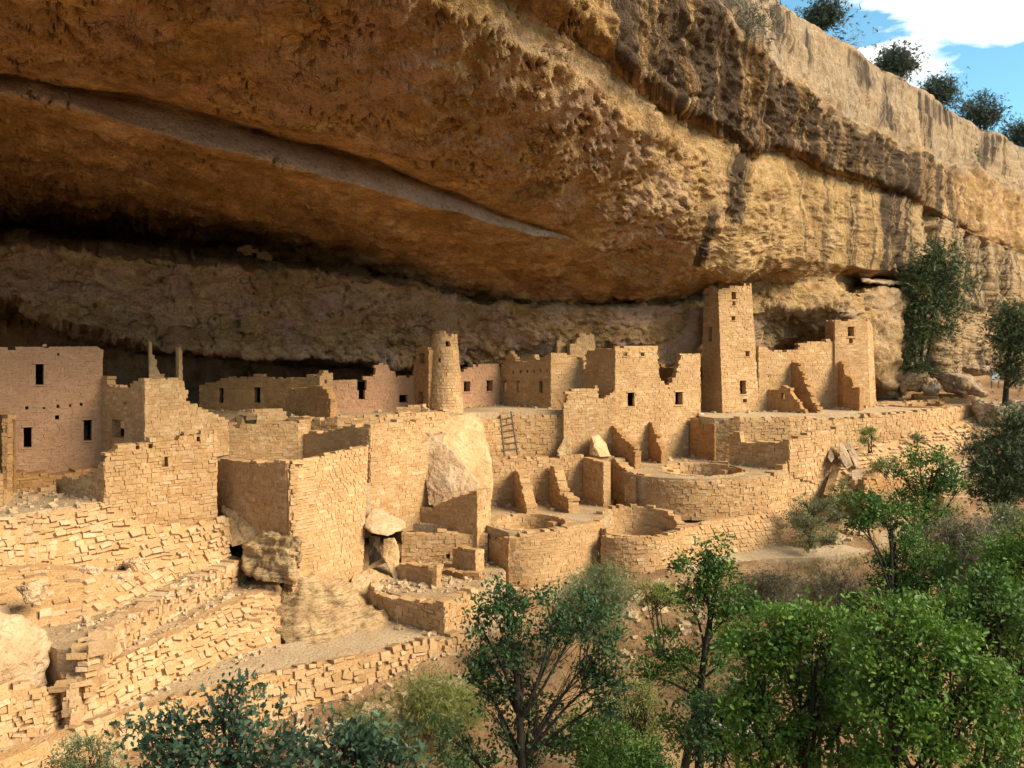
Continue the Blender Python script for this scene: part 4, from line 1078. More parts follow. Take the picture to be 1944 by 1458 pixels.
simple('corner_wall', 'brown stone corner wall with a bright right side standing on the path edge', 'wall',
       [(702, 1150, 34.8), (740, 1180, 33.8), (845, 1198, 31.9), (908, 1176, 34.4)], [(702, 1104), (714, 1128), (780, 1139), (845, 1143), (908, 1118)], ROUGH, th=0.45)
# right-hand terraces
simple('retaining_wall', 'stepped pale retaining wall round the far kivas', 'wall',
       [(1640, 832, 51.8), (1720, 822, 53.4), (1790, 806, 56.0), (1862, 790, 59.5)], [(1640, 787), (1655, 788), (1720, 783), (1735, 781), (1800, 773), (1862, 766)], ROUGH, th=0.5)
simple('terrace_wall', 'broad sloping rubble terrace below the far kivas', 'wall', None, None, RUBBLE,
       pairs=[((1590, 905, 47.0), (1600, 870, 48.6)), ((1660, 890, 48.4), (1660, 846, 51.0)), ((1740, 878, 50.2), (1740, 822, 54.0)), ((1820, 866, 52.4), (1820, 800, 57.0)), ((1876, 850, 54.8), (1872, 780, 60.0))], curve=0, th=0.6, sink=0.8)
simple('stair_wall', 'low brown wall beside the stone steps on the trail', 'wall',
       [(1640, 955, 44.2), (1700, 950, 45.6), (1790, 930, 48.0)], [(1640, 908), (1700, 912), (1790, 910)], ROUGHB, th=0.4, sink=0.6)

kiva('far round kiva with a dark brown inner wall beside the end tower', K4[0], K4[1], 7.42, 6.55, 1.75, FINEB, pil=0)
kiva('farthest low round kiva near the foot of the cliff', K5[0], K5[1], 7.7, 7.0, 1.75, FINEB, pil=0)
simple('far_kiva_wall', 'low pale coursed wall between the two far kivas', 'wall',
       [(1660, 778, 57.8), (1720, 776, 58.4), (1800, 764, 61.0)], [(1660, 762), (1720, 763), (1800, 757)], ROUGH, th=0.4)
# tiny dwellings on the upper ledge in the dark
simple('ledge_house', 'tiny shadowed dwelling with square windows high on the dark upper ledge', 'house',
       [(450, 512, 53.6), (516, 516, 53.2)], [(450, 468), (476, 462), (478, 470), (490, 470), (492, 476), (510, 478), (516, 486)], FINEB, th=0.3, openings=[(477, 487, 480, 490)], lintels=False)

# ladder
def tube(a, b, r0, r1, n=7):
    a, b = np.array(a, float), np.array(b, float); d = b - a; L = np.linalg.norm(d); d /= L
    x = np.cross(d, (0, 0, 1) if abs(d[2]) < .9 else (1, 0, 0)); x /= np.linalg.norm(x); y = np.cross(d, x)
    an = np.linspace(0, 2 * np.pi, n + 1)[:-1]
    ring = np.cos(an)[:, None] * x + np.sin(an)[:, None] * y
    V = np.concatenate([a + ring * r0, b + ring * r1])
    F = [(i, (i + 1) % n, n + (i + 1) % n, n + i) for i in range(n)]
    return V, F
t_ = NT('weathered_wood'); p_ = t_.coord()
WOOD = t_.done(t_.ramp(t_.noise(t_.mapping(p_, (12, 12, 1.5)), 2.0, 6, 0.6), [(0.3, (0.075, 0.05, 0.03)), (0.7, (0.17, 0.12, 0.08))]), t_.bump(t_.noise(t_.mapping(p_, (20, 20, 2)), 3, 5, 0.6), 0.6, 0.01), 0.85)
def ladder():
    lt, lb = at(950, 787, 45.7), at(958, 866, 44.9)
    rt, rb = at(970, 781, 45.8), at(983, 864, 45.0)
    root = thing('wooden_ladder', 'rough wooden pole ladder with six rungs leaning on the retaining wall', 'ladder', tuple((lb + rb) / 2))
    for a, b in ((lb, lt), (rb, rt)):
        V, F = tube(a, b, 0.06, 0.05); obj('rail', mesh_from('rail', V, F, WOOD, True), root)
    for k in range(6):
        f = 0.14 + k * 0.145
        a = lb + (lt - lb) * f; b = rb + (rt - rb) * f; e = (b - a) * 0.14
        V, F = tube(a - e, b + e, 0.048, 0.045); obj('rung', mesh_from('rung', V, F, WOOD, True), root)
ladder()
# ------------------------------------------------------------------ terraces, courts and paths
import bmesh
SLABS = []
def inside(poly, x, y):
    xa, ya = poly[:, 0], poly[:, 1]; xb, yb = np.roll(xa, -1), np.roll(ya, -1)
    c = ((ya > y) != (yb > y)) & (x < (xb - xa) * (y - ya) / (yb - ya + 1e-12) + xa)
    return bool(c.sum() % 2)
def floor_z(x, y):
    z = float(ground_z(x, y))
    for poly, zs, holes in SLABS:
        if zs > z and inside(poly, x, y) and all(math.hypot(x - a, y - b) > r for a, b, r in holes): z = zs
    return z
def slab(name, pts, z, thick=1.6, mat=None, holes=(), rough=0.05):
    """level dirt floor cut to a plan outline; points are (column, row) on the level z, or ('w', x, y)"""
    mat = mat or DIRT
    out = []
    for q in pts:
        p = (q[1], q[2]) if q[0] == 'w' else (at(q[0], q[1], 1.0) if False else atz(q[0], q[1], z))[:2]
        out.append((float(p[0]), float(p[1])))
    SLABS.append((np.array(out), z, holes))
    bm = bmesh.new()
    loops = []
    def ring(lst):
        vs_ = [bm.verts.new((x, y, z)) for x, y in lst]
        es = [bm.edges.new((vs_[i], vs_[(i + 1) % len(vs_)])) for i in range(len(vs_))]
        loops.append(vs_); return es
    E = ring(out)
    for (cx, cy, r) in holes:
        E += ring([(cx + r * math.cos(a), cy + r * math.sin(a)) for a in np.linspace(0, 2 * math.pi, 33)[:-1]])
    bmesh.ops.triangle_fill(bm, use_beauty=True, use_dissolve=False, edges=E)
    top = [f for f in bm.faces]
    for f in top:
        if f.normal.z < 0: f.normal_flip()
    n = len(bm.verts)
    V = [v.co.copy() for v in bm.verts]; idx = {v: i for i, v in enumerate(bm.verts)}
    F = [[idx[v] for v in f.verts] for f in top]
    V2 = [tuple(v) for v in V] + [(v.x, v.y, z - thick) for v in V]
    for vs_ in loops:
        for i in range(len(vs_)):
            a, b = idx[vs_[i]], idx[vs_[(i + 1) % len(vs_)]]
            F.append([a, b, n + b, n + a])
    bm.free()
    return structure(name, mesh_from(name, V2, F, mat))

def wpt(px, d):
    p = at(px, 640, d); return ('w', float(p[0]), float(p[1]))

slab('court_floor', [wpt(-300, 29.4), wpt(-80, 30.2), wpt(0, 30.7), wpt(100, 32.2), wpt(195, 33.6), wpt(199, 36), wpt(196, 42), wpt(-300, 42)], 5.5, 2.5, DUST)
slab('dirt_strip', [wpt(90, 25.2), wpt(150, 25.0), wpt(172, 25.8), wpt(230, 28.1), wpt(300, 30.3), wpt(380, 33.0), wpt(456, 35.6), wpt(436, 36.2), wpt(300, 34), wpt(195, 32.5), wpt(0, 30), wpt(-60, 28)], 2.62, 1.5, DIRT)
slab('dirt_strip', [wpt(90, 24.6), wpt(120, 24.6), wpt(140, 25.3), wpt(220, 26.8), wpt(320, 28.9), wpt(430, 32.2), wpt(526, 35.2), wpt(458, 35.8), wpt(300, 30.4), wpt(172, 26.2), wpt(150, 25.4)], 1.79, 1.2, DIRT)
slab('path', [wpt(-400, 20), wpt(0, 22.7), wpt(140, 24.2), wpt(270, 25.8), wpt(440, 27.3), wpt(560, 28.5), wpt(660, 29.5), wpt(760, 30.5), wpt(830, 31.3), wpt(900, 32.3), wpt(960, 33.2), wpt(960, 34.5), (905, 1165), (740, 1178), (600, 1225), wpt(560, 31.3), wpt(440, 30.4), wpt(330, 28.5), wpt(210, 26.6), wpt(128, 24.8), wpt(72, 24.8), wpt(0, 24.4), wpt(-400, 22.5)], 0.62, 1.2, DUST)
# rooms behind the great block
slab('court_floor', [wpt(411, 37.9), wpt(548, 35.3), wpt(600, 36.6), wpt(640, 37.6), wpt(701, 38.9), wpt(566, 41.6), wpt(412, 40.6)], 5.3, 2.5, DIRT)
slab('court_floor', [wpt(280, 38.2), wpt(435, 40.5), wpt(566, 41.3), wpt(701, 39.3), wpt(812, 41.4), wpt(860, 44.6), wpt(700, 44.5), wpt(430, 44), wpt(280, 42)], 7.1, 2.5, DIRT)
slab('cave_floor', [wpt(150, 40), wpt(433, 42.0), wpt(548, 42.3), wpt(640, 41.8), wpt(720, 42.2), wpt(800, 43.4), wpt(852, 44.6), wpt(900, 46.6), wpt(950, 47.2), wpt(1076, 47.9), wpt(1110, 50.7), wpt(1000, 57), wpt(800, 66), wpt(500, 74), wpt(-300, 76), wpt(-300, 44), wpt(150, 41)], 7.86, 2.5, DUST)
# ledge of the ladder, the buttress terrace
slab('terrace_floor', [wpt(905, 44.4), wpt(1000, 45.1), wpt(1166, 47.0), wpt(1166, 48.4), wpt(1076, 47.9), wpt(905, 46.8)], 5.28, 1.8, DIRT)
slab('terrace_floor', [wpt(1163, 46.6), wpt(1180, 45.5), wpt(1198, 44.5), wpt(1220, 43.7), wpt(1250, 43.3), wpt(1300, 42.9), wpt(1350, 42.9), wpt(1410, 43.3), wpt(1450, 44), wpt(1486, 45.1), wpt(1572, 48.2), wpt(1400, 50), wpt(1355, 50), wpt(1330, 52.4), wpt(1252, 50.4), wpt(1168, 48.6)], 4.83, 1.2, DIRT, holes=[(K1[0], K1[1], 2.3)])
# the terrace of the towers
slab('terrace_floor', [wpt(1330, 50.6), wpt(1357, 49.5), wpt(1405, 49.1), wpt(1500, 49.8), wpt(1640, 52.0), wpt(1722, 53.8), wpt(1790, 56.3), wpt(1866, 59.6), wpt(1960, 64), wpt(1960, 70), wpt(1700, 66), wpt(1600, 62), wpt(1450, 58), wpt(1320, 57)], 7.3, 1.8, DUST, holes=[(K4[0], K4[1], 1.9), (K5[0], K5[1], 1.9)])
# lower rooms
slab('room_floor', [wpt(905, 40.5), wpt(966, 38.4), wpt(1005, 38.5), wpt(1060, 39.1), wpt(1105, 39.9), wpt(1140, 40.9), wpt(1160, 42.6), wpt(1170, 47), wpt(1000, 45.2), wpt(905, 44.6)], 3.12, 2.2, DIRT, holes=[(K2[0], K2[1], 1.8)])
slab('room_floor', [wpt(1138, 41.0), wpt(1150, 39.7), wpt(1215, 39.3), wpt(1262, 39.6), wpt(1298, 40.4), wpt(1296, 41.6), wpt(1360, 42.6), wpt(1425, 43.6), wpt(1488, 44.6), wpt(1480, 46), wpt(1350, 44), wpt(1220, 45), wpt(1160, 46.6)], 2.58, 1.6, DIRT, holes=[(K3[0], K3[1], 2.0)])
slab('room_floor', [wpt(703, 35.2), wpt(740, 34.3), wpt(845, 32.4), wpt(905, 34.8), wpt(960, 37.5), wpt(930, 40.6), wpt(760, 40.4), wpt(690, 37.5)], 1.55, 1.6, DIRT)
slab('room_floor', [wpt(724, 41.8), wpt(776, 40.6), wpt(906, 39.6), wpt(932, 40.6), wpt(925, 44.5), wpt(724, 44.5)], 3.05, 2.2, DIRT)
# the trail on the right
def ribbon(name, L, R, mat, thick=0.5):
    L = [P3b(q) for q in L]; R = [P3b(q) for q in R]
    n = len(L); V = L + R + [(x, y, z - thick) for x, y, z in L + R]
    F = []
    for i in range(n - 1):
        F += [(i, n + i, n + i + 1, i + 1), (2*n + i, i, i + 1, 2*n + i + 1), (n + i, 3*n + i, 3*n + i + 1, n + i + 1)]
    return structure(name, mesh_from(name, V, F, mat))
def P3b(q): return tuple(float(k) for k in at(q[0], q[1], q[2]))
ribbon('trail', [(905, 1165, 34.6), (1010, 1128, 37.2), (1140, 1090, 39.4), (1300, 1072, 39.8), (1400, 1044, 41.6), (1480, 1036, 42.4), (1560, 1036, 42.6), (1640, 1024, 43.4), (1720, 985, 45)],
       [(960, 1190, 33.0), (1040, 1150, 36.0), (1160, 1112, 38.0), (1300, 1092, 38.6), (1400, 1066, 40.4), (1480, 1060, 41), (1560, 1058, 41.2), (1650, 1046, 42), (1740, 1005, 43.6)], DUST)
ribbon('trail', [(1800, 880, 50.5), (1870, 868, 52), (1960, 858, 54)], [(1780, 905, 48.5), (1870, 900, 49.5), (1960, 890, 51)], DUST)
# ------------------------------------------------------------------ boulders and rock outcrops
def rock_material(name, a, b, c, bedding=0.0):
    t = NT(name); p = t.pos()
    n = t.noise(p, 0.9, 5, 0.62, 0.3)
    colr = t.ramp(n, [(0.3, a), (0.5, b), (0.66, c)])
    colr = t.mix(t.ramp(t.noise(p, 7, 3, 0.66), [(0.32, 0.6), (0.48, 0.0)]), colr, tuple(0.4 * k for k in a))
    if bedding:
        ln = t.noise(t.mapping(p, (0.28, 0.28, 3.4)), 1.2, 4, 0.6, 0.5)
        colr = t.mix(t.ramp(ln, [(0.47, 0.0), (0.5, 0.75), (0.53, 0.0)]), colr, (0.14, 0.08, 0.035))
    h = t.noise(t.mapping(p, (1, 1, 1 + 5 * bedding)), 3.2, 5, 0.68)
    return t.done(colr, t.bump(t.noise(p, 15, 2, 0.7), 0.5, 0.04, t.bump(h, 0.9, 0.16)), 0.92)
ROCK = rock_material('boulder_sandstone', (0.36, 0.22, 0.10), (0.46, 0.30, 0.145), (0.53, 0.38, 0.21))
ROCKP = rock_material('pink_boulder', (0.40, 0.25, 0.135), (0.47, 0.31, 0.175), (0.53, 0.375, 0.235))
ROCKG = rock_material('grey_boulder', (0.22, 0.15, 0.09), (0.33, 0.23, 0.14), (0.44, 0.32, 0.21))
ROCKB = rock_material('layered_boulder', (0.36, 0.22, 0.10), (0.45, 0.29, 0.135), (0.52, 0.37, 0.20), 0.6)
SLICK = rock_material('slickrock', (0.38, 0.235, 0.11), (0.45, 0.295, 0.145), (0.51, 0.36, 0.19), 1.0)

def hull_mesh(name, pts, mat, amp=0.12, freq=0.9, cuts=5, seed=0, bed=0.0, keep=0.0):
    bm = bmesh.new()
    for p in pts: bm.verts.new(p)
    r = bmesh.ops.convex_hull(bm, input=bm.verts)
    junk = [g for g in r['geom_interior'] if isinstance(g, bmesh.types.BMVert)]
    if junk: bmesh.ops.delete(bm, geom=junk, context='VERTS')
    bmesh.ops.triangulate(bm, faces=bm.faces)
    ext = max((max(v.co[k] for v in bm.verts) - min(v.co[k] for v in bm.verts)) for k in range(3))
    for it in range(cuts):
        L = [e for e in bm.edges if e.calc_length() > ext / 26]
        if not L: break
        bmesh.ops.subdivide_edges(bm, edges=L, cuts=1)
        bmesh.ops.triangulate(bm, faces=[f for f in bm.faces if len(f.verts) > 3])
    for it in range(1):
        bmesh.ops.smooth_vert(bm, verts=bm.verts, factor=0.5, use_axis_x=True, use_axis_y=True, use_axis_z=True)
    bm.normal_update()
    co = np.array([v.co for v in bm.verts]); no = np.array([v.normal for v in bm.verts])
    q = co * freq + seed * 7.7
    d = amp * (fbm(q, 4) + 0.5 * np.abs(fbm(q * 2.2 + 9, 3)) - 0.6 * (1 - smooth(np.abs(fbm(q * 0.8 + 40, 3)), 0, 0.05)))
    cv, ce = cells(q * 1.1 + 3)
    d += amp * (0.9 * (cv - 0.5) - 0.35 * (1 - smooth(ce, 0, 0.08)))
    if bed:
        lay = co * np.array((0.35, 0.35, 3.2)) + seed
        d += bed * fbm(lay, 3)
    co = co + no * d[:, None]
    for v, c in zip(bm.verts, co): v.co = c
    me = bpy.data.meshes.new(name); bm.to_mesh(me); bm.free()
    me.materials.append(mat)
    me.polygons.foreach_set('use_smooth', [True] * len(me.polygons))
    return me

RSEED = [0]
def rock(label, pts, mat=ROCK, amp=0.12, freq=0.9, name='boulder', cat='boulder', group=None, bed=0.0):
    RSEED[0] += 1
    P = [P3(p) for p in pts]
    o = obj(name, hull_mesh(name, P, mat, amp, freq, 5, RSEED[0], bed))
    return tag(o, label, cat, group)

def blob(label, px, py, d, sx, sy, sz, mat=ROCK, rot=0.0, amp=0.14, name='boulder', cat='boulder', group=None, sunk=0.3, bed=0.0, tilt=0.0):
    """free standing rock: centre of its foot at the pixel, sizes in metres"""
    RSEED[0] += 1
    rg = np.random.default_rng(RSEED[0])
    c = at(px, py, d)
    n = 22
    v = rg.normal(size=(n, 3)); v /= np.linalg.norm(v, axis=1)[:, None]
    v = np.sign(v) * np.abs(v) ** 0.7 * rg.uniform(0.82, 1.05, (n, 1))
    v = v * np.array((sx, sy, sz)) / 2
    ct, st_ = math.cos(tilt), math.sin(tilt)
    v = np.stack([v[:, 0] * ct + v[:, 2] * st_, v[:, 1], -v[:, 0] * st_ + v[:, 2] * ct], -1)
    cr, sr = math.cos(rot), math.sin(rot)
    v = np.stack([v[:, 0] * cr - v[:, 1] * sr, v[:, 0] * sr + v[:, 1] * cr, v[:, 2]], -1)
    v += c + np.array((0, 0, sz / 2 - sunk * sz))
    o = obj(name, hull_mesh(name, [tuple(x) for x in v], mat, amp * min(sx, sz), 1.6 / max(sx, sz), 5, RSEED[0], bed))
    return tag(o, label, cat, group)

rock('huge ochre boulder that carries the round tower', [(796, 800, 43.4), (808, 790, 44.4), (850, 784, 44.6), (890, 786, 45.2), (912, 806, 45.2), (924, 850, 44.6), (936, 915, 43.6), (934, 955, 43.2), (800, 850, 42.2), (806, 975, 41.4), (860, 985, 41.6), (920, 1000, 42.2), (800, 800, 48), (920, 800, 49), (860, 980, 46)], ROCK, 0.10, 0.7)
rock('pink split slab lying against the tower boulder', [(803, 818, 42.0), (822, 822, 41.8), (862, 858, 41.4), (916, 928, 40.9), (905, 940, 40.8), (862, 930, 40.6), (838, 962, 40.4), (812, 962, 40.6), (803, 850, 41.6), (812, 900, 41.2), (870, 945, 42.5), (830, 840, 43)], ROCKP, 0.07, 0.8, 'rock_slab', 'rock slab')
rock('balanced capstone with an undercut edge beside the great masonry block', [(692, 985, 37.6), (705, 964, 38.4), (728, 966, 38.8), (768, 990, 38.6), (771, 1003, 38.2), (735, 1018, 37.0), (706, 1012, 36.8), (690, 1002, 37.2), (740, 985, 40.2), (765, 1000, 40)], ROCKP, 0.05, 1.0)
rock('upright pale rock propping the balanced capstone', [(727, 1022, 37.4), (748, 1020, 37.3), (760, 1048, 37.1), (757, 1085, 36.6), (752, 1108, 36.4), (738, 1080, 36.5), (726, 1055, 36.8), (745, 1060, 38.2)], ROCK, 0.05, 1.2)
rock('dark narrow rock under the capstone beside the great masonry block', [(700, 1018, 38.4), (722, 1018, 38.2), (724, 1060, 37.6), (700, 1075, 37.8), (712, 1040, 39.2), (720, 1030, 39.5)], ROCKG, 0.05, 1.2)
rock('weathered honeycombed boulder left of the great masonry block', [(468, 1030, 35.2), (492, 1008, 35.6), (545, 1014, 34.4), (574, 1022, 33.9), (573, 1060, 33.6), (556, 1082, 33.4), (560, 1112, 33.2), (500, 1108, 33.6), (462, 1090, 34.4), (458, 1060, 34.8), (480, 1020, 37), (560, 1030, 36)], ROCKB, 0.16, 1.3, bed=0.14)
rock('big smooth pale boulder at the end of the dirt strips', [(-120, 1180, 24.2), (0, 1162, 24.6), (40, 1170, 25.0), (80, 1200, 25.3), (97, 1225, 25.4), (88, 1255, 25.2), (30, 1278, 24.2), (-60, 1290, 22.8), (-140, 1250, 22.6), (40, 1200, 27.0), (-60, 1190, 27), (0, 1345, 24.4), (70, 1318, 25.0), (-120, 1380, 23.2)], ROCKP, 0.14, 0.8)
rock('layered pale slickrock sloping down to the path below the great block', [(520, 1150, 33.4), (486, 1118, 34.9), (505, 1190, 32.4), (575, 1100, 34.4), (690, 1108, 36.0), (760, 1168, 34.4), (745, 1190, 33.2), (690, 1212, 32.2), (640, 1236, 31.2), (560, 1250, 30.6), (530, 1210, 31.6), (600, 1150, 33.2), (690, 1150, 34.2), (600, 1300, 34)], SLICK, 0.14, 0.8, 'rock_outcrop', 'rock outcrop', bed=0.30)
rock('rounded ochre rock under the capstone at the room edge', [(668, 1090, 36.4), (700, 1078, 36.8), (740, 1092, 36.6), (742, 1120, 35.6), (700, 1138, 34.9), (672, 1130, 35.2), (664, 1108, 35.8), (715, 1120, 37.5)], ROCK, 0.06, 1.0)
rock('buttress of bare rock between the front wall and the great block', [(420, 930, 38.2), (450, 955, 37.2), (470, 975, 36.6), (500, 1000, 36.2), (500, 1020, 35.6), (440, 1040, 35.6), (425, 1010, 36.2), (430, 990, 37.6), (460, 1000, 38.5)], ROCK, 0.10, 0.9)
rock('leaning triangular slab on the middle terrace', [(1118, 862, 46.4), (1122, 828, 47.2), (1136, 824, 47.6), (1160, 866, 46.6), (1140, 868, 46.0), (1128, 845, 46.4), (1150, 840, 47.6)], ROCK, 0.05, 1.5, 'rock_slab', 'rock slab')
rock('pale slab propped against the ladder wall', [(1058, 856, 46.8), (1072, 828, 47.2), (1084, 828, 47.2), (1084, 862, 46.6), (1060, 866, 46.6), (1075, 850, 47.6)], ROCK, 0.03, 1.5, 'rock_slab', 'rock slab')
# upright slabs on the right
RG = 'upright slabs beside the tower terrace'
rock('tall dark upright slab leaning by the terrace wall', [(1592, 842, 47.6), (1598, 836, 47.8), (1612, 866, 47.2), (1618, 884, 46.8), (1608, 892, 46.6), (1594, 870, 47.0), (1604, 862, 48.4)], ROCKG, 0.04, 1.4, 'rock_slab', 'rock slab', RG)
rock('second grey upright slab right behind the tall dark slab', [(1607, 838, 48.4), (1612, 832, 48.6), (1624, 860, 48.2), (1636, 884, 47.8), (1626, 890, 47.4), (1612, 862, 47.9), (1622, 870, 49)], ROCKG, 0.04, 1.4, 'rock_slab', 'rock slab', RG)
rock('small pointed upright rock left of the tall dark slab', [(1571, 868, 47.4), (1574, 852, 47.8), (1580, 856, 47.7), (1584, 870, 47.3), (1578, 878, 47.1), (1578, 866, 48.2)], ROCKG, 0.03, 1.5, 'rock_slab', 'rock slab', RG)
rock('square block of stone at the head of the stone steps', [(1616, 892, 46.6), (1636, 890, 46.8), (1638, 914, 46.2), (1618, 916, 46.0), (1630, 900, 47.6), (1638, 900, 47.4)], ROCKG, 0.03, 1.4)
# far right
blob('large grey boulder lying at the foot of the cliff', 1822, 738, 63.5, 4.4, 2.6, 1.9, ROCKG, 0.2, tilt=0.15)
blob('ochre boulder beside the dark crack at the cliff foot', 1735, 735, 63.0, 2.6, 2.0, 1.7, ROCK, 0.5)
blob('tilted slab boulder under the cliff wall right of the end tower', 1770, 742, 62.4, 1.6, 1.4, 1.0, ROCKG, 0.8)
blob('flat grey boulder resting on the large boulder under the cliff', 1855, 712, 66, 2.6, 2.0, 0.9, ROCKG, 0.1, sunk=0.1)
blob('big rounded boulder at the outer corner of the far terrace', 1888, 800, 57.5, 2.9, 2.4, 2.0, ROCKG, 0.4, sunk=0.2)
blob('broken block boulder behind the leaning pine', 1935, 790, 58.5, 2.2, 2.0, 1.5, ROCKG, 1.0)
# fallen stones along the rubble terraces
FG = 'fallen boulders on the left terraces'
for lab, px, py, d, sx, sz in [('blocky pink boulder sitting on the upper dirt strip', 160, 1215, 27.6, 1.05, 0.95), ('angular pink boulder below the rubble retaining wall', 225, 1112, 30.8, 1.1, 0.6),
                               ('thin upright flake of pink stone on the upper dirt strip', 264, 1130, 31.0, 0.45, 0.62), ('wide flat boulder embedded in the rubble retaining wall', 170, 1094, 30.4, 0.9, 0.5),
                               ('small pink block on the dirt beside the upright flake', 282, 1112, 31.6, 0.5, 0.35), ('rough flat stone at the near end of the low rubble wall', 178, 1240, 26.6, 0.8, 0.35),
                               ('grey rounded boulder under the tall front wall', 255, 1085, 32.0, 0.85, 0.6), ('tan block on the upper strip end below the blocky boulder', 140, 1258, 26.2, 0.7, 0.6),
                               ('cracked tan boulder above the smooth pale boulder', 60, 1140, 27.2, 1.1, 0.8), ('low pale stone at the head of the dusty path', 120, 1345, 25.6, 0.9, 0.6)]:
    blob(lab, px, py, d, sx, sx * 0.8, sz, ROCKP, px * 0.7, group=FG, sunk=0.12)
# stone steps on the right trail
def steps(label, spots):
    root = thing('stone_steps', label, 'steps', tuple(at(*spots[-1])))
    for i, q in enumerate(spots):
        c = at(*q); V, F = UNIT[i % 12]
        obj('step', mesh_np('step', c + V * np.array((1.3, 0.55, 0.5)) + np.array((0, 0, -0.2)), F, RUBB), root)
steps('short flight of rough stone steps going down to the trail', [(1640 + 14 * i, 912 + 9 * i, 46.2 - 0.5 * i) for i in range(5)])
steps('narrow stone steps climbing the far trail below the pine', [(1800 + 3 * i, 912 + 8 * i, 48 - 0.45 * i) for i in range(5)])
# thin ledge slab in the dark slit right of the end tower
rock('long thin stone shelf in the dark slit of the cliff', [(1634, 529, 61.2), (1660, 531, 61.6), (1722, 536, 64.2), (1724, 541, 64.0), (1680, 540, 62.2), (1636, 535, 60.8), (1634, 533, 68), (1724, 540, 70), (1660, 534, 68)], ROCKG, 0.10, 1.5, 'rock_shelf', 'rock shelf')
# a sign board at the far trail
def sign():
    c = at(1890, 730, 62.5)
    root = thing('trail_sign', 'small grey sign board on posts beside the far trail', 'sign', tuple(c))
    t = NT('grey_board'); m = t.done((0.42, 0.43, 0.45), None, 0.6)
    def bx(nm, x0, x1, z0, z1, y0, y1):
        V = [(c[0] + x, c[1] + y, c[2] + z) for z in (z0, z1) for x, y in ((x0, y0), (x1, y0), (x1, y1), (x0, y1))]
        F = [(0, 1, 5, 4), (1, 2, 6, 5), (2, 3, 7, 6), (3, 0, 4, 7), (4, 5, 6, 7), (3, 2, 1, 0)]
        obj(nm, mesh_from(nm, V, F, m if nm == 'panel' else WOOD), root)
    bx('panel', -0.32, 0.32, 0.25, 1.15, -0.03, 0.03)
    bx('post', -0.30, -0.22, -0.3, 1.2, 0.035, 0.10); bx('post', 0.22, 0.30, -0.3, 1.2, 0.035, 0.10)
sign()
# ------------------------------------------------------------------ loose stones on strips, path edges and slopes
def litter(name, label, spots, mat, rgs, n, smin, smax):
    """spots: quadrilaterals of pixels with a level or 'g' for the ground; one heap of loose stones nobody could count"""
    rg = np.random.default_rng(rgs); lst = []
    for (quad, z, share) in spots:
        q = np.array([atz(x, y, z) if z != 'g' else at(x, y, dd) for x, y, *r in quad for dd in [r[0] if r else 30]])
        for k in range(int(n * share)):
            u, v = rg.uniform(0, 1, 2); v = v ** 1.0
            p = (q[0] * (1 - u) + q[1] * u) * (1 - v) + (q[3] * (1 - u) + q[2] * u) * v
            s = smin + (smax - smin) * rg.uniform() ** 3
            zz = float(ground_z(p[0], p[1])) if z == 'g' else z
            a = rg.uniform(0, 6.28); ti = rg.normal(0, 0.3)
            X = np.array((math.cos(a), math.sin(a), ti)); Y = np.array((-math.sin(a), math.cos(a), rg.normal(0, .3))); Z = np.cross(X, Y)
            lst.append((np.array((p[0], p[1], zz + s * 0.12)), X * s * rg.uniform(.8, 1.5), Y * s, Z * s * rg.uniform(.4, .8), int(rg.integers(12)), s, s))
    o = obj(name, joined_stones(lst, mat, name))
    o['label'] = label; o['category'] = 'stones'; o['kind'] = 'stuff'
LIT = mortar_material('loose_stone', (0.34, 0.22, 0.115), (0.52, 0.38, 0.23))
litter('loose_stones', 'loose small stones strewn over the dirt strips and the path edges', [
    ([(160, 1235), (440, 1075), (420, 1065), (150, 1200)], 2.62, 0.22), ([(150, 1285), (520, 1115), (480, 1112), (170, 1270)], 1.79, 0.18),
    ([(60, 1430), (860, 1205), (860, 1185), (60, 1395)], 0.62, 0.12), ([(0, 980), (190, 955), (190, 930), (0, 950)], 5.5, 0.08),
    ([(700, 1125), (900, 1125), (900, 1100), (720, 1100)], 1.55, 0.2), ([(930, 865), (1150, 866), (1150, 860), (940, 862)], 5.28, 0.06), ([(1210, 880), (1460, 880), (1400, 860), (1240, 862)], 4.83, 0.14)], LIT, 5, 900, 0.04, 0.24)
litter('talus', 'scattered talus stones on the soil slope below the path', [
    ([(560, 1400, 25), (900, 1300, 28), (900, 1250, 30.5), (560, 1360, 27)], 'g', 0.3), ([(1180, 1200, 32), (1420, 1150, 36), (1420, 1090, 38.5), (1180, 1110, 37)], 'g', 0.3),
    ([(1560, 1000, 42), (1800, 900, 47), (1860, 860, 51), (1600, 930, 46)], 'g', 0.4)], LIT, 6, 900, 0.05, 0.40)

def wall_debris():
    rg = np.random.default_rng(9); lst = []
    for w in ALLW:
        n = int(w.u[-1] / 0.16)
        for k in range(n):
            u = rg.uniform(0, w.u[-1]); b, t, i, s = w.bt(u)
            pp = b + w.n[i] * (0.04 + 0.55 * rg.uniform() ** 2)
            z = floor_z(pp[0], pp[1])
            if not (b[2] - 0.5 < z < t[2] - 0.15): continue
            sz = 0.04 + 0.17 * rg.uniform() ** 3
            a = rg.uniform(0, 6.28)
            X = np.array((math.cos(a), math.sin(a), rg.normal(0, .3))); Y = np.array((-math.sin(a), math.cos(a), rg.normal(0, .3))); Z = np.cross(X, Y)
            lst.append((np.array((pp[0], pp[1], z + sz * .15)), X * sz * rg.uniform(.8, 1.6), Y * sz, Z * sz * rg.uniform(.4, .9), int(rg.integers(12)), sz, sz))
    o = obj('wall_debris', joined_stones(lst, LIT, 'wall_debris'))
    o['label'] = 'fallen stone chips lying along the feet of the walls'; o['category'] = 'stones'; o['kind'] = 'stuff'
wall_debris()
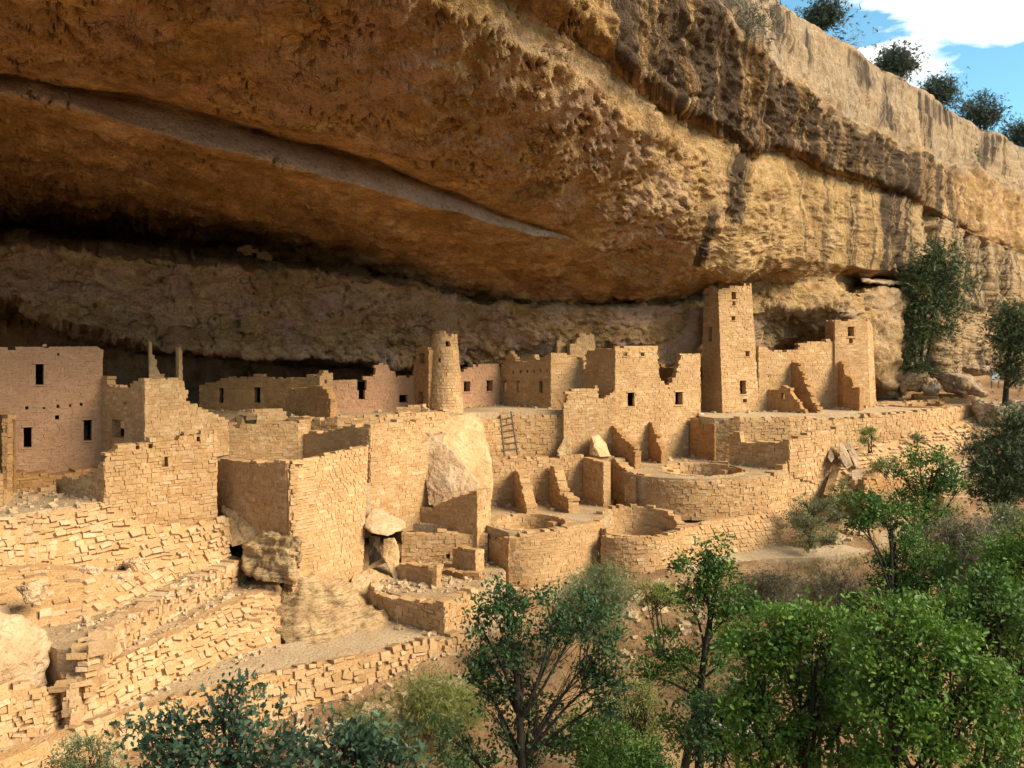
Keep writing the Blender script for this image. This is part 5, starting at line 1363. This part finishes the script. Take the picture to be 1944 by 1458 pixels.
# ------------------------------------------------------------------ plants
def leaf_material(name, a, b, c, trans=0.3):
    m = bpy.data.materials.new(name); m.use_nodes = True
    n, l = m.node_tree.nodes, m.node_tree.links
    b_ = n['Principled BSDF']; out = n['Material Output']
    g = n.new('ShaderNodeNewGeometry'); oi = n.new('ShaderNodeObjectInfo')
    ad = n.new('ShaderNodeMath'); ad.operation = 'ADD'; fr = n.new('ShaderNodeMath'); fr.operation = 'FRACT'
    l.new(g.outputs['Random Per Island'], ad.inputs[0]); l.new(oi.outputs['Random'], ad.inputs[1]); l.new(ad.outputs[0], fr.inputs[0])
    r = n.new('ShaderNodeValToRGB'); e = r.color_ramp.elements; e.new(0.5)
    for s, (p, k) in zip(e, ((0.0, a), (0.55, b), (1.0, c))): s.position = p; s.color = (*k, 1)
    nz = n.new('ShaderNodeTexNoise'); nz.inputs['Scale'].default_value = 1.1; nz.inputs['Detail'].default_value = 2
    l.new(g.outputs['Position'], nz.inputs['Vector'])
    m1 = n.new('ShaderNodeMath'); m1.operation = 'MULTIPLY_ADD'; m1.inputs[1].default_value = 2.2; m1.inputs[2].default_value = -0.85
    l.new(nz.outputs['Fac'], m1.inputs[0])
    m2 = n.new('ShaderNodeMath'); m2.operation = 'MULTIPLY_ADD'; m2.inputs[1].default_value = 0.6; m2.use_clamp = True
    l.new(fr.outputs[0], m2.inputs[0]); l.new(m1.outputs[0], m2.inputs[2])
    l.new(m2.outputs[0], r.inputs[0]); l.new(r.outputs[0], b_.inputs['Base Color'])
    b_.inputs['Roughness'].default_value = 0.5; b_.inputs['Specular IOR Level'].default_value = 0.3
    tr = n.new('ShaderNodeBsdfTranslucent'); mx = n.new('ShaderNodeMixShader'); mx.inputs[0].default_value = trans
    l.new(r.outputs[0], tr.inputs[0]); l.new(b_.outputs[0], mx.inputs[1]); l.new(tr.outputs[0], mx.inputs[2]); l.new(mx.outputs[0], out.inputs[0])
    return m
OAKD = leaf_material('oak_leaf_shaded', (0.020, 0.048, 0.016), (0.036, 0.078, 0.024), (0.070, 0.125, 0.040))  # oak leaf seen from its shade side, the shade put into the green
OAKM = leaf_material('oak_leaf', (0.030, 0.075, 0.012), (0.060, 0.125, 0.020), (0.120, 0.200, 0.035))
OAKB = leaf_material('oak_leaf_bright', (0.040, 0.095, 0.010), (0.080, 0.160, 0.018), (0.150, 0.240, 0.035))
OAKS = leaf_material('oak_leaf_shaded_blue', (0.022, 0.048, 0.026), (0.040, 0.078, 0.040), (0.08, 0.125, 0.070))  # bluish copy for the near oaks, also darkened as their shade side
PINE = leaf_material('pine_needle', (0.030, 0.048, 0.018), (0.055, 0.078, 0.026), (0.085, 0.11, 0.040), 0.15)
JUNI = leaf_material('juniper_scale', (0.035, 0.058, 0.018), (0.060, 0.088, 0.028), (0.10, 0.13, 0.045), 0.15)
SKYJ = leaf_material('rim_juniper', (0.022, 0.036, 0.026), (0.036, 0.054, 0.032), (0.06, 0.080, 0.042), 0.1)
SAGE = leaf_material('sage_leaf', (0.10, 0.115, 0.045), (0.15, 0.17, 0.07), (0.22, 0.235, 0.11), 0.2)
RABB = leaf_material('rabbitbrush_leaf', (0.11, 0.13, 0.03), (0.17, 0.19, 0.05), (0.25, 0.26, 0.08), 0.25)
YELG = leaf_material('yellow_green_leaf', (0.09, 0.135, 0.02), (0.14, 0.19, 0.03), (0.21, 0.25, 0.05), 0.3)
DRYT = leaf_material('dry_twig', (0.09, 0.075, 0.04), (0.14, 0.12, 0.065), (0.19, 0.165, 0.095), 0.1)
t_ = NT('bark'); p_ = t_.coord()
BARK = t_.done(t_.ramp(t_.noise(t_.mapping(p_, (9, 9, 2)), 1.5, 7, 0.65), [(0.3, (0.015, 0.011, 0.008)), (0.7, (0.05, 0.038, 0.03))]), t_.bump(t_.noise(t_.mapping(p_, (14, 14, 3)), 2, 6, 0.65), 0.8, 0.03), 0.95)
t_ = NT('dead_wood'); p_ = t_.coord()
DEAD = t_.done(t_.ramp(t_.noise(p_, 6, 6, 0.6), [(0.3, (0.20, 0.165, 0.13)), (0.7, (0.40, 0.35, 0.29))]), None, 0.9)

def lobed_leaf():
    out = [(0.0, 0.0), (0.10, 0.10), (0.20, 0.22), (0.12, 0.30), (0.30, 0.46), (0.15, 0.54), (0.27, 0.74), (0.12, 0.80), (0.0, 1.0)]
    V = [(x, y, 0.18 * abs(x) - 0.08 * y * y) for x, y in out] + [(-x, y, 0.18 * abs(x) - 0.08 * y * y) for x, y in out[1:-1]]
    F = []
    R = list(range(0, 9)); Lf = [0] + list(range(9, 16)) + [8]
    mid = len(V); V.append((0, 0.5, -0.02))
    for i in range(8): F.append((mid, R[i], R[i + 1])); F.append((mid, Lf[i + 1], Lf[i]))
    return np.array(V), np.array(F)
def small_leaf():
    V = np.array([(0, 0, 0), (0.26, 0.35, 0.07), (0.20, 0.72, 0.05), (0, 1, -0.06), (-0.22, 0.70, 0.05), (-0.26, 0.33, 0.07)])
    return V, np.array([(0, 1, 2), (0, 2, 3), (0, 3, 4), (0, 4, 5)])
def needle_tuft(k=6, w=0.055):
    rg = np.random.default_rng(5); V, F = [], []
    for i in range(k):
        d = rg.normal(size=3); d[1] = abs(d[1]) + 0.9; d /= np.linalg.norm(d)
        x = np.cross(d, rg.normal(size=3)); x /= np.linalg.norm(x)
        s = len(V); V += [-x * w, x * w, d * 0.6 + x * w * 0.8, d]; F += [(s, s + 1, s + 2), (s, s + 2, s + 3)]
    return np.array(V), np.array(F)
LOBED, SMALL, TUFT, WISP = lobed_leaf(), small_leaf(), needle_tuft(), needle_tuft(4, 0.025)

def rots(n, rg, up=0.5, dirs=None):
    """random frames: y axis along growth, z axis roughly the face normal"""
    y = rg.normal(size=(n, 3)); 
    if dirs is not None: y = y * 0.75 + dirs * 1.1
    y[:, 2] += 0.15
    y /= np.linalg.norm(y, axis=1)[:, None]
    z = rg.normal(size=(n, 3)); z[:, 2] += up * 2
    z -= (z * y).sum(1)[:, None] * y; z /= np.linalg.norm(z, axis=1)[:, None] + 1e-9
    x = np.cross(y, z)
    return x, y, z

def leaves_mesh(name, pos, size, tpl, mat, rg, up=0.5, dirs=None):
    V0, F0 = tpl; n = len(pos)
    x, y, z = rots(n, rg, up, dirs)
    s = size * (0.55 + 0.85 * rg.uniform(0, 1, n) ** 1.3)
    V = pos[:, None, :] + (V0[None, :, 0, None] * x[:, None] + V0[None, :, 1, None] * y[:, None] + V0[None, :, 2, None] * z[:, None]) * s[:, None, None]
    F = F0[None] + (np.arange(n) * len(V0))[:, None, None]
    return mesh_np(name, V.reshape(-1, 3), F.reshape(-1, F0.shape[1]), mat), (x, y, z, s)

def curve_pts(a, b, rg, n=6, bend=0.15, up=0.0):
    a, b = np.array(a, float), np.array(b, float); L = np.linalg.norm(b - a)
    t = np.linspace(0, 1, n + 1)[:, None]
    off = rg.normal(size=3) * bend * L; off2 = rg.normal(size=3) * bend * 0.6 * L
    off[2] += up * L
    return a + (b - a) * t + off * (t * (1 - t)) * 2 + off2 * np.sin(t * 2 * np.pi) * 0.3

def tube_path(P, r0, r1, V, F, n=6):
    for i in range(len(P) - 1):
        ra = r0 + (r1 - r0) * i / (len(P) - 1); rb = r0 + (r1 - r0) * (i + 1) / (len(P) - 1)
        v, f = tube(P[i], P[i + 1], ra, rb, n)
        s = sum(len(k) for k in V); V.append(v); F += [[a + s for a in q] for q in f]

DENS = 1.5
def plant(name, label, cat, foot, clumps, mats, tpl, lsize, nleaf, seed, trunks=1, tr=0.12, group=None, up=0.5, twig=0.012, single=0, bark=None, stems=None, shell=0.55, outward=True, limb_r=0.35, CL=0.95):
    """clumps: list of (centre xyz, radius xyz); foot: ground point. Every clump hangs on its own limb."""
    rg = np.random.default_rng(seed)
    foot = np.array(foot, float)
    root = thing(name, label, cat, tuple(foot), group)
    bark = bark or BARK
    C = np.array([c for c, r in clumps]); R = np.array([r for c, r in clumps], float)
    V, F = [], []
    top = C.mean(0) * 0.5 + C[np.argmax(C[:, 2])] * 0.5
    stems_p = []
    for k in range(trunks):
        f = foot + np.r_[rg.normal(size=2) * tr * 2.2 * (trunks > 1), -0.25]
        e = top + (C[rg.integers(len(C))] - top) * 0.45 * (trunks > 1)
        P = curve_pts(f, e, rg, 9, 0.05); stems_p.append(P)
        tube_path(P, tr, tr * 0.32, V, F, 8)
    tips = []
    for c, r in zip(C, R):
        P = stems_p[rg.integers(trunks)]
        i = int(np.argmin(np.linalg.norm(P - (c - np.array((0, 0, 0.5 * np.linalg.norm(c - P[len(P)//2])))), axis=1)))
        i = min(max(i, 2), len(P) - 1)
        rr = tr * (1 - 0.68 * i / (len(P) - 1)) * limb_r * 1.6
        Q = curve_pts(P[i], c, rg, 6, 0.10, 0.05)
        tube_path(Q, max(rr, twig * 1.5), twig, V, F, 5)
        for j in range(12):
            d = rg.normal(size=3); d /= np.linalg.norm(d)
            tip = c + d * r * 0.85
            q = curve_pts(Q[rg.integers(3, 6)], tip, rg, 3, 0.12)
            tube_path(q, twig * 0.8, twig * 0.25, V, F, 3)
            tips.append(q)
    obj('trunk', mesh_from('trunk', np.concatenate(V), F, bark, True), root)
    # leaves: in sprays around many small twig ends inside each clump
    vol = R.prod(1) ** (2 / 3); cnt = np.maximum((nleaf * DENS * vol / vol.sum()).astype(int), 20)
    pos, dirs = [], []
    R = R * CL
    for c, r, k in zip(C, R, cnt):
        ns = max(5, int(k / 20))
        d = rg.normal(size=(ns, 3)); d /= np.linalg.norm(d, axis=1)[:, None]
        rad = rg.uniform(shell * 0.6, 1.25, (ns, 1))
        sp = c + d * r * rad
        keep = fbm(sp * (0.55 / max(r.mean(), 0.05)) + seed, 2) > -0.12          # holes in the crown
        if keep.sum() > 3: sp, d = sp[keep], d[keep]
        wt = rg.uniform(0.2, 1.0, len(sp)) ** 1.5; w = rg.choice(len(sp), size=k, p=wt / wt.sum())
        sd = 1.5 * lsize * rg.uniform(0.6, 1.5, len(sp))
        q = sp[w] + rg.normal(size=(k, 3)) * sd[w][:, None] * np.array((1, 1, 0.7))
        pos.append(q); dirs.append(d[w])
    pos = np.concatenate(pos); dirs = np.concatenate(dirs)
    mats = mats if isinstance(mats, (list, tuple)) else [mats]
    mat = mats[0]
    if single:
        x, y, s = pxof(pos); vis = (x > 0) & (x < 1944) & (y > 0) & (y < 1458)
        idx = np.where(vis)[0]; idx = idx[np.argsort(-s[idx])][:single]
        mask = np.zeros(len(pos), bool); mask[idx] = True
        V0, F0 = tpl; me = mesh_np('leaf', V0, F0, mat)
        ax, ay, az = rots(len(idx), rg, up, dirs[idx]); sz = lsize * rg.uniform(0.65, 1.25, len(idx))
        for p, a, b, c, q in zip(pos[idx], ax, ay, az, sz):
            o = bpy.data.objects.new('leaf', me); o.parent = root
            M = np.eye(4); M[:3, 0] = a * q; M[:3, 1] = b * q; M[:3, 2] = c * q; M[:3, 3] = p - foot
            o.matrix_basis = Matrix(M.tolist()); col.objects.link(o)
        pos, dirs = pos[~mask], dirs[~mask]
    me, _ = leaves_mesh('crown', pos, lsize, tpl, mat, rg, up, dirs if outward else None)
    c = obj('crown', me, root); c['kind'] = 'stuff'
    return root

def crown(cl, d, dd=0.0, seed=0, squash=0.9):
    """clumps given as (column, row, radius in pixels, depth offset)"""
    out = []
    for q in cl:
        dk = d + (q[3] if len(q) > 3 else 0)
        r = q[2] * dk / FPX
        out.append((at(q[0], q[1], dk), (r, r, r * squash)))
    return out

def auto_crown(x0, x1, y0, y1, d, n, rpx, seed, thick=0.6, shape='round', squash=0.85):
    """clumps scattered inside an outline on the picture, with depth of their own"""
    rg = np.random.default_rng(seed); out = []
    cx, cy, hx, hy = (x0 + x1) / 2, (y0 + y1) / 2, (x1 - x0) / 2, (y1 - y0) / 2
    tries = 0
    while len(out) < n and tries < 4000:
        tries += 1
        u, v, w = rg.uniform(-1, 1, 3)
        if shape == 'round' and u * u + v * v + w * w > 1: continue
        if shape == 'cone' and abs(u) > 0.25 + 0.75 * (v + 1) / 2: continue
        if shape == 'dome' and (u * u + (min(v, 0)) ** 2 + w * w > 1): continue
        r = rpx * rg.uniform(0.7, 1.25)
        out.append((cx + u * (hx - r * .8), cy + v * (hy - r * .8), r, w * hx * thick * d / FPX))
    return crown(out, d, squash=squash)

def foot_at(px, d, z=None):
    p = at(px, 700, d); zz = float(ground_z(p[0], p[1])) if z is None else z
    return (p[0], p[1], zz)

OG = 'oaks on the slope below the ruins'
# near oaks at the lower left
plant('oak_tree', 'near dark blue-green oak top in front of the stone parapet', 'tree', foot_at(420, 9.6),
      crown([(455, 1330, 34), (420, 1375, 50), (350, 1395, 46), (480, 1385, 50), (300, 1420, 44), (400, 1440, 60), (500, 1450, 55), (340, 1470, 60), (450, 1500, 70), (540, 1420, 34), (280, 1400, 26), (440, 1305, 18)], 9.6), OAKS, LOBED, 0.085, 2600, 1, trunks=3, tr=0.06, group=OG, single=300, twig=0.007)
plant('oak_tree', 'near oak sprig with broad lobed leaves right of the dark oak top', 'tree', foot_at(660, 9.0),
      crown([(640, 1385, 30), (600, 1415, 36), (670, 1420, 42), (740, 1430, 44), (640, 1465, 50), (720, 1480, 55), (570, 1450, 36), (780, 1445, 22), (690, 1385, 18)], 9.0), OAKS, LOBED, 0.085, 1300, 2, trunks=3, tr=0.05, group=OG, single=300, twig=0.007)
plant('shrub', 'thin grey-green shrub at the near end of the path', 'shrub', foot_at(150, 11.5),
      auto_crown(60, 250, 1385, 1490, 11.5, 14, 30, 3), SAGE, SMALL, 0.035, 2200, 3, trunks=4, tr=0.025, twig=0.005)
# dark oak in the middle
plant('oak_tree', 'tall dark airy oak with a crooked trunk before the white curved wall', 'tree', foot_at(985, 17),
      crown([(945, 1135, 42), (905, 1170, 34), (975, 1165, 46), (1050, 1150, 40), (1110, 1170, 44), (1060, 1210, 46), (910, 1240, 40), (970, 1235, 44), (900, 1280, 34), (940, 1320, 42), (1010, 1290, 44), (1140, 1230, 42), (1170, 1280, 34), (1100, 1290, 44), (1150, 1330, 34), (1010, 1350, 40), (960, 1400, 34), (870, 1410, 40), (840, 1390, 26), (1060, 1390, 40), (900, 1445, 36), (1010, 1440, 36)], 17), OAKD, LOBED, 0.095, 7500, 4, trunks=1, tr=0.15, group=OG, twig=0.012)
plant('oak_tree', 'slender leaning oak with a dark forked trunk beside the trail', 'tree', foot_at(1300, 24),
      crown([(1350, 1045, 28), (1325, 1080, 32), (1370, 1085, 34), (1345, 1125, 38), (1395, 1130, 30), (1420, 1170, 28), (1300, 1130, 24), (1370, 1165, 34), (1260, 1240, 36), (1300, 1270, 40), (1240, 1290, 30), (1380, 1240, 34), (1320, 1330, 36), (1280, 1380, 40), (1350, 1400, 34)], 24), OAKM, SMALL, 0.115, 6000, 5, trunks=2, tr=0.16, group=OG, twig=0.016)
plant('oak_tree', 'broad bright green oak in the middle of the lower thicket', 'tree', foot_at(1480, 15),
      crown([(1520, 1180, 50), (1460, 1190, 48), (1570, 1200, 50), (1410, 1230, 46), (1500, 1250, 60), (1600, 1260, 50), (1440, 1290, 56), (1550, 1310, 60), (1400, 1330, 40), (1480, 1360, 56), (1600, 1360, 50), (1390, 1400, 36), (1530, 1420, 56), (1440, 1440, 50), (1620, 1430, 44)], 15), OAKB, LOBED, 0.095, 9500, 6, CL=0.78, trunks=3, tr=0.11, group=OG, twig=0.012)
plant('oak_tree', 'large bright green oak at the right of the lower thicket', 'tree', foot_at(1790, 14),
      crown([(1680, 1170, 44), (1740, 1190, 54), (1640, 1220, 44), (1800, 1220, 54), (1700, 1260, 60), (1850, 1270, 56), (1770, 1300, 64), (1900, 1310, 50), (1660, 1320, 50), (1830, 1350, 60), (1720, 1370, 60), (1910, 1400, 56), (1790, 1420, 64), (1680, 1430, 56), (1870, 1450, 56)], 14), OAKB, LOBED, 0.095, 10500, 7, CL=0.78, trunks=3, tr=0.12, group=OG, twig=0.012)
plant('oak_tree', 'tall mid green oak left of the grey dead brush', 'tree', foot_at(1690, 27),
      crown([(1640, 965, 30), (1670, 960, 26), (1700, 985, 24), (1630, 1000, 22), (1720, 1040, 34), (1760, 1060, 36), (1690, 1080, 36), (1740, 1100, 36), (1680, 1130, 36), (1620, 1160, 30), (1730, 1150, 36), (1790, 1090, 30), (1650, 1190, 32), (1700, 1220, 36)], 27), OAKM, SMALL, 0.125, 6500, 8, trunks=2, tr=0.14, group=OG, twig=0.016)
plant('oak_tree', 'open crowned oak with bare dark limbs below the rubble terrace', 'tree', foot_at(1720, 33),
      crown([(1750, 875, 24), (1790, 880, 24), (1715, 905, 20), (1760, 930, 30), (1800, 910, 26), (1730, 960, 30), (1780, 975, 26), (1820, 925, 18), (1700, 950, 18), (1750, 1000, 28)], 33), OAKM, SMALL, 0.125, 3600, 9, trunks=2, tr=0.13, group=OG, twig=0.018)
plant('oak_tree', 'bright oak clump at the right edge behind the grey brush', 'tree', foot_at(1930, 26),
      auto_crown(1850, 2040, 960, 1240, 26, 18, 32, 10), OAKB, SMALL, 0.125, 6500, 10, trunks=2, tr=0.13, group=OG, twig=0.016)
plant('oak_tree', 'deep green oak under the right edge of the thicket', 'tree', foot_at(1890, 19),
      auto_crown(1750, 2000, 1060, 1320, 20, 18, 42, 11), OAKM, SMALL, 0.115, 7000, 11, trunks=2, tr=0.12, group=OG, twig=0.014)
plant('oak_tree', 'low green oak scrub at the foot of the dark airy oak', 'tree', foot_at(1130, 18.5),
      auto_crown(1040, 1290, 1330, 1520, 18.5, 20, 40, 12), OAKM, SMALL, 0.085, 7500, 12, trunks=3, tr=0.07, group=OG, twig=0.01)
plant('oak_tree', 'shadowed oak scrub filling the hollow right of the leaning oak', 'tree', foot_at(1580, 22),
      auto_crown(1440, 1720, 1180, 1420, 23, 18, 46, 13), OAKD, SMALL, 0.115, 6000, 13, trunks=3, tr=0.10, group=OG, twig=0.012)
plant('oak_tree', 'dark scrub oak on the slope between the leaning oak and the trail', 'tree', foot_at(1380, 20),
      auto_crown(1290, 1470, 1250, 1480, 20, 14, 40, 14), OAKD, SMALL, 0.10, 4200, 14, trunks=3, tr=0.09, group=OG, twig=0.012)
# conifers
plant('pine_tree', 'dark pine beside the far trail at the right edge', 'tree', foot_at(1905, 37),
      crown([(1915, 790, 16), (1930, 815, 22), (1900, 830, 22), (1945, 850, 26), (1875, 850, 18), (1910, 870, 26), (1870, 880, 20), (1960, 890, 26), (1890, 905, 26), (1930, 920, 26), (1865, 935, 16), (1900, 945, 20), (1980, 930, 26)], 37), PINE, TUFT, 0.26, 3400, 15, trunks=1, tr=0.18, twig=0.02, CL=np.array((0.95, 0.95, 0.55)))
plant('juniper_tree', 'tall pinyon growing against the cliff right of the end tower', 'tree', tuple(at(1752, 738, 63.5)),
      crown([(1788, 475, 18), (1765, 495, 22), (1805, 505, 22), (1740, 515, 20), (1780, 530, 26), (1815, 545, 22), (1745, 550, 24), (1775, 575, 28), (1810, 585, 22), (1735, 590, 20), (1735, 640, 22), (1760, 625, 22), (1790, 620, 18), (1728, 675, 20), (1750, 690, 16), (1735, 700, 14)], 63), JUNI, TUFT, 0.36, 3400, 16, trunks=2, tr=0.16, twig=0.025, CL=np.array((0.95, 0.95, 0.6)))
plant('pine_tree', 'leaning pine by the sign at the far end of the trail', 'tree', tuple(at(1908, 768, 59)),
      crown([(1915, 585, 16), (1935, 600, 22), (1905, 615, 20), (1945, 635, 24), (1915, 650, 24), (1895, 640, 14), (1940, 680, 24), (1915, 700, 20), (1955, 660, 24), (1965, 620, 22), (1935, 715, 16)], 59), PINE, TUFT, 0.34, 2600, 17, trunks=1, tr=0.22, twig=0.025, CL=np.array((0.95, 0.95, 0.55)))
JG = 'junipers on the cliff rim'
for i, (lab, x, y0, y1, hx, d, n) in enumerate([('tiny round juniper alone on the highest rim', 1565, 20, 46, 17, 56.5, 5), ('large dense juniper on the rim under the cloud', 1697, 82, 148, 36, 66, 12), ('loose juniper on the rim between two bigger ones', 1780, 144, 205, 34, 73, 11),
                                               ('broad full juniper on the rim with a dead top', 1862, 178, 245, 46, 82, 14), ('juniper on the rim at the right edge', 1945, 226, 283, 36, 91, 9)]):
    plant('juniper_tree', lab, 'tree', tuple(at(x, y1 + 6, d)), auto_crown(x - hx, x + hx, y0, y1, d, n + 4, hx * 0.26, 40 + i, 0.8), SKYJ, TUFT, 0.34, 700 + 60 * n, 40 + i, trunks=2, tr=0.13, group=JG, twig=0.03)
# shrubs
SG = 'shrubs on the slope and terraces'
SH = [('big rounded sage bush beside the trail', 1535, 925, 1055, 72, 42.5, SAGE, SMALL, 0.07, 7500, 16), ('tall wispy green shrub above the big sage bush', 1590, 905, 985, 38, 44.5, RABB, SMALL, 0.06, 3200, 10),
      ('yellow green shrub below the upright slabs', 1680, 855, 905, 30, 47, RABB, SMALL, 0.07, 1800, 7), ('bright green shrub growing on the tower terrace edge', 1652, 795, 850, 24, 49.6, YELG, SMALL, 0.07, 1500, 6),
      ('low sparse bush on the far rubble terrace', 1738, 818, 842, 28, 52.5, SAGE, SMALL, 0.06, 900, 5), ('tiny round bush on the far rubble terrace', 1806, 814, 828, 8, 55.5, SAGE, SMALL, 0.06, 260, 2),
      ('brown half dead brush below the trail', 1475, 1065, 1165, 62, 37, DRYT, WISP, 0.22, 3600, 12), ('feathery grey green tamarisk before the white curved wall', 1110, 1065, 1210, 85, 30, SAGE, WISP, 0.20, 9000, 16),
      ('sparse yellow green bush below the low curved wall', 1255, 1075, 1165, 66, 33, YELG, SMALL, 0.06, 2600, 12), ('windswept pale rabbitbrush below the parapet', 835, 1258, 1390, 92, 26.4, RABB, WISP, 0.20, 5200, 14),
      ('small wispy bush on the slope below the parapet', 700, 1335, 1420, 50, 24, RABB, WISP, 0.14, 1500, 8), ('grey dead brush among the right hand oaks', 1830, 985, 1110, 70, 29, DRYT, WISP, 0.28, 4200, 14),
      ('dull olive bush in front of the right hand oaks', 1900, 950, 1060, 50, 31, SAGE, SMALL, 0.09, 3200, 10), ('dark tangled brush in the shaded hollow', 1590, 1080, 1190, 80, 33, DRYT, WISP, 0.24, 3200, 12),
      ('pale green undergrowth beside the dark airy oak', 1190, 1240, 1420, 80, 21, RABB, SMALL, 0.06, 5200, 14), ('olive undergrowth at the right of the thicket', 1930, 1150, 1290, 50, 21, YELG, SMALL, 0.09, 2400, 10),
      ('small bush on the cliff ledge below the rim', 1818, 268, 308, 30, 78.5, JUNI, TUFT, 0.30, 700, 6), ('bare twiggy shrub near the top of the streaked cliff', 1425, 5, 55, 22, 43.5, DRYT, WISP, 0.5, 300, 5),
      ('dead branching snag on the rim', 1612, 62, 96, 18, 60, DRYT, WISP, 0.5, 60, 4)]
for i, (lab, x, y0, y1, hx, d, mt, tp, ls, nl, nc) in enumerate(SH):
    far = y1 < 400
    ft = tuple(at(x, y1 + 2, d))
    gz = float(ground_z(ft[0], ft[1]))
    if not far and d < 45: ft = (ft[0], ft[1], min(ft[2], gz + 0.3))
    plant('shrub', lab, 'shrub', ft, auto_crown(x - hx, x + hx, y0, y1, d, nc, hx * 0.34, 70 + i, 0.8, 'dome'), mt, tp, ls, nl, 70 + i, trunks=5, tr=0.035 + 0.01 * far, group=SG, twig=0.008 + 0.0002 * d, bark=DEAD if mt is DRYT else BARK, shell=0.3)
# fallen dead limb in the thicket
def fallen_limb():
    rg = np.random.default_rng(8); V, F = [], []
    a, b = at(1352, 1368, 18.5), at(1545, 1432, 16.5)
    P = curve_pts(a, b, rg, 8, 0.05)
    tube_path(P, 0.05, 0.03, V, F, 6)
    for i, (px, py, d) in ((3, (1440, 1362, 18)), (4, (1400, 1350, 18.6)), (6, (1520, 1378, 17))): tube_path(curve_pts(P[i], at(px, py, d), rg, 4, 0.08), 0.025, 0.008, V, F, 5)
    o = obj('fallen_limb', mesh_from('fallen_limb', np.concatenate(V), F, DEAD, True))
    tag(o, 'bleached dead limb caught in the lower thicket', 'branch')
fallen_limb()

# grass on the slopes
def grass(name, label, patches, mat, n, size, seed):
    rg = np.random.default_rng(seed); P = []
    for (quad, share) in patches:
        q = np.array([at(*k) for k in quad])
        k = int(n * share); u, w = rg.uniform(0, 1, (2, k, 1))
        p = (q[0] * (1 - u) + q[1] * u) * (1 - w) + (q[3] * (1 - u) + q[2] * u) * w
        keep = fbm(np.c_[p[:, :2] * 0.7, 0 * p[:, 0]], 3) > -0.05
        P.append(p[keep])
    P = np.concatenate(P); P[:, 2] = ground_z(P[:, 0], P[:, 1]) - 0.02
    d = np.zeros_like(P); d[:, 2] = 1.6; d[:, 0] = -0.5
    me, _ = leaves_mesh(name, P, size, WISP, mat, rg, 0.2, d)
    o = obj(name, me); o['label'] = label; o['category'] = 'grass'; o['kind'] = 'stuff'
grass('grass', 'wispy yellow green grass on the soil slope below the parapet', [([(600, 1440, 23), (930, 1440, 24), (920, 1240, 31), (640, 1350, 28)], 0.5), ([(1160, 1300, 28), (1440, 1260, 30), (1440, 1100, 38), (1180, 1120, 37)], 0.25),
    ([(1480, 1120, 38), (1760, 1050, 40), (1800, 900, 48), (1500, 990, 43.5)], 0.25)], RABB, 5200, 0.30, 91)
grass('dry_grass', 'dry straw coloured grass tufts on the slope among the bushes', [([(600, 1440, 23), (930, 1440, 24), (920, 1240, 31), (640, 1350, 28)], 0.25), ([(1160, 1300, 28), (1440, 1260, 30), (1440, 1100, 38), (1180, 1120, 37)], 0.35),
    ([(1480, 1120, 38), (1760, 1050, 40), (1860, 860, 51), (1560, 960, 45)], 0.4)], leaf_material('straw', (0.22, 0.16, 0.07), (0.32, 0.24, 0.11), (0.42, 0.33, 0.17), 0.2), 3000, 0.22, 92)
finish_all()
print('stones', NSTONE)
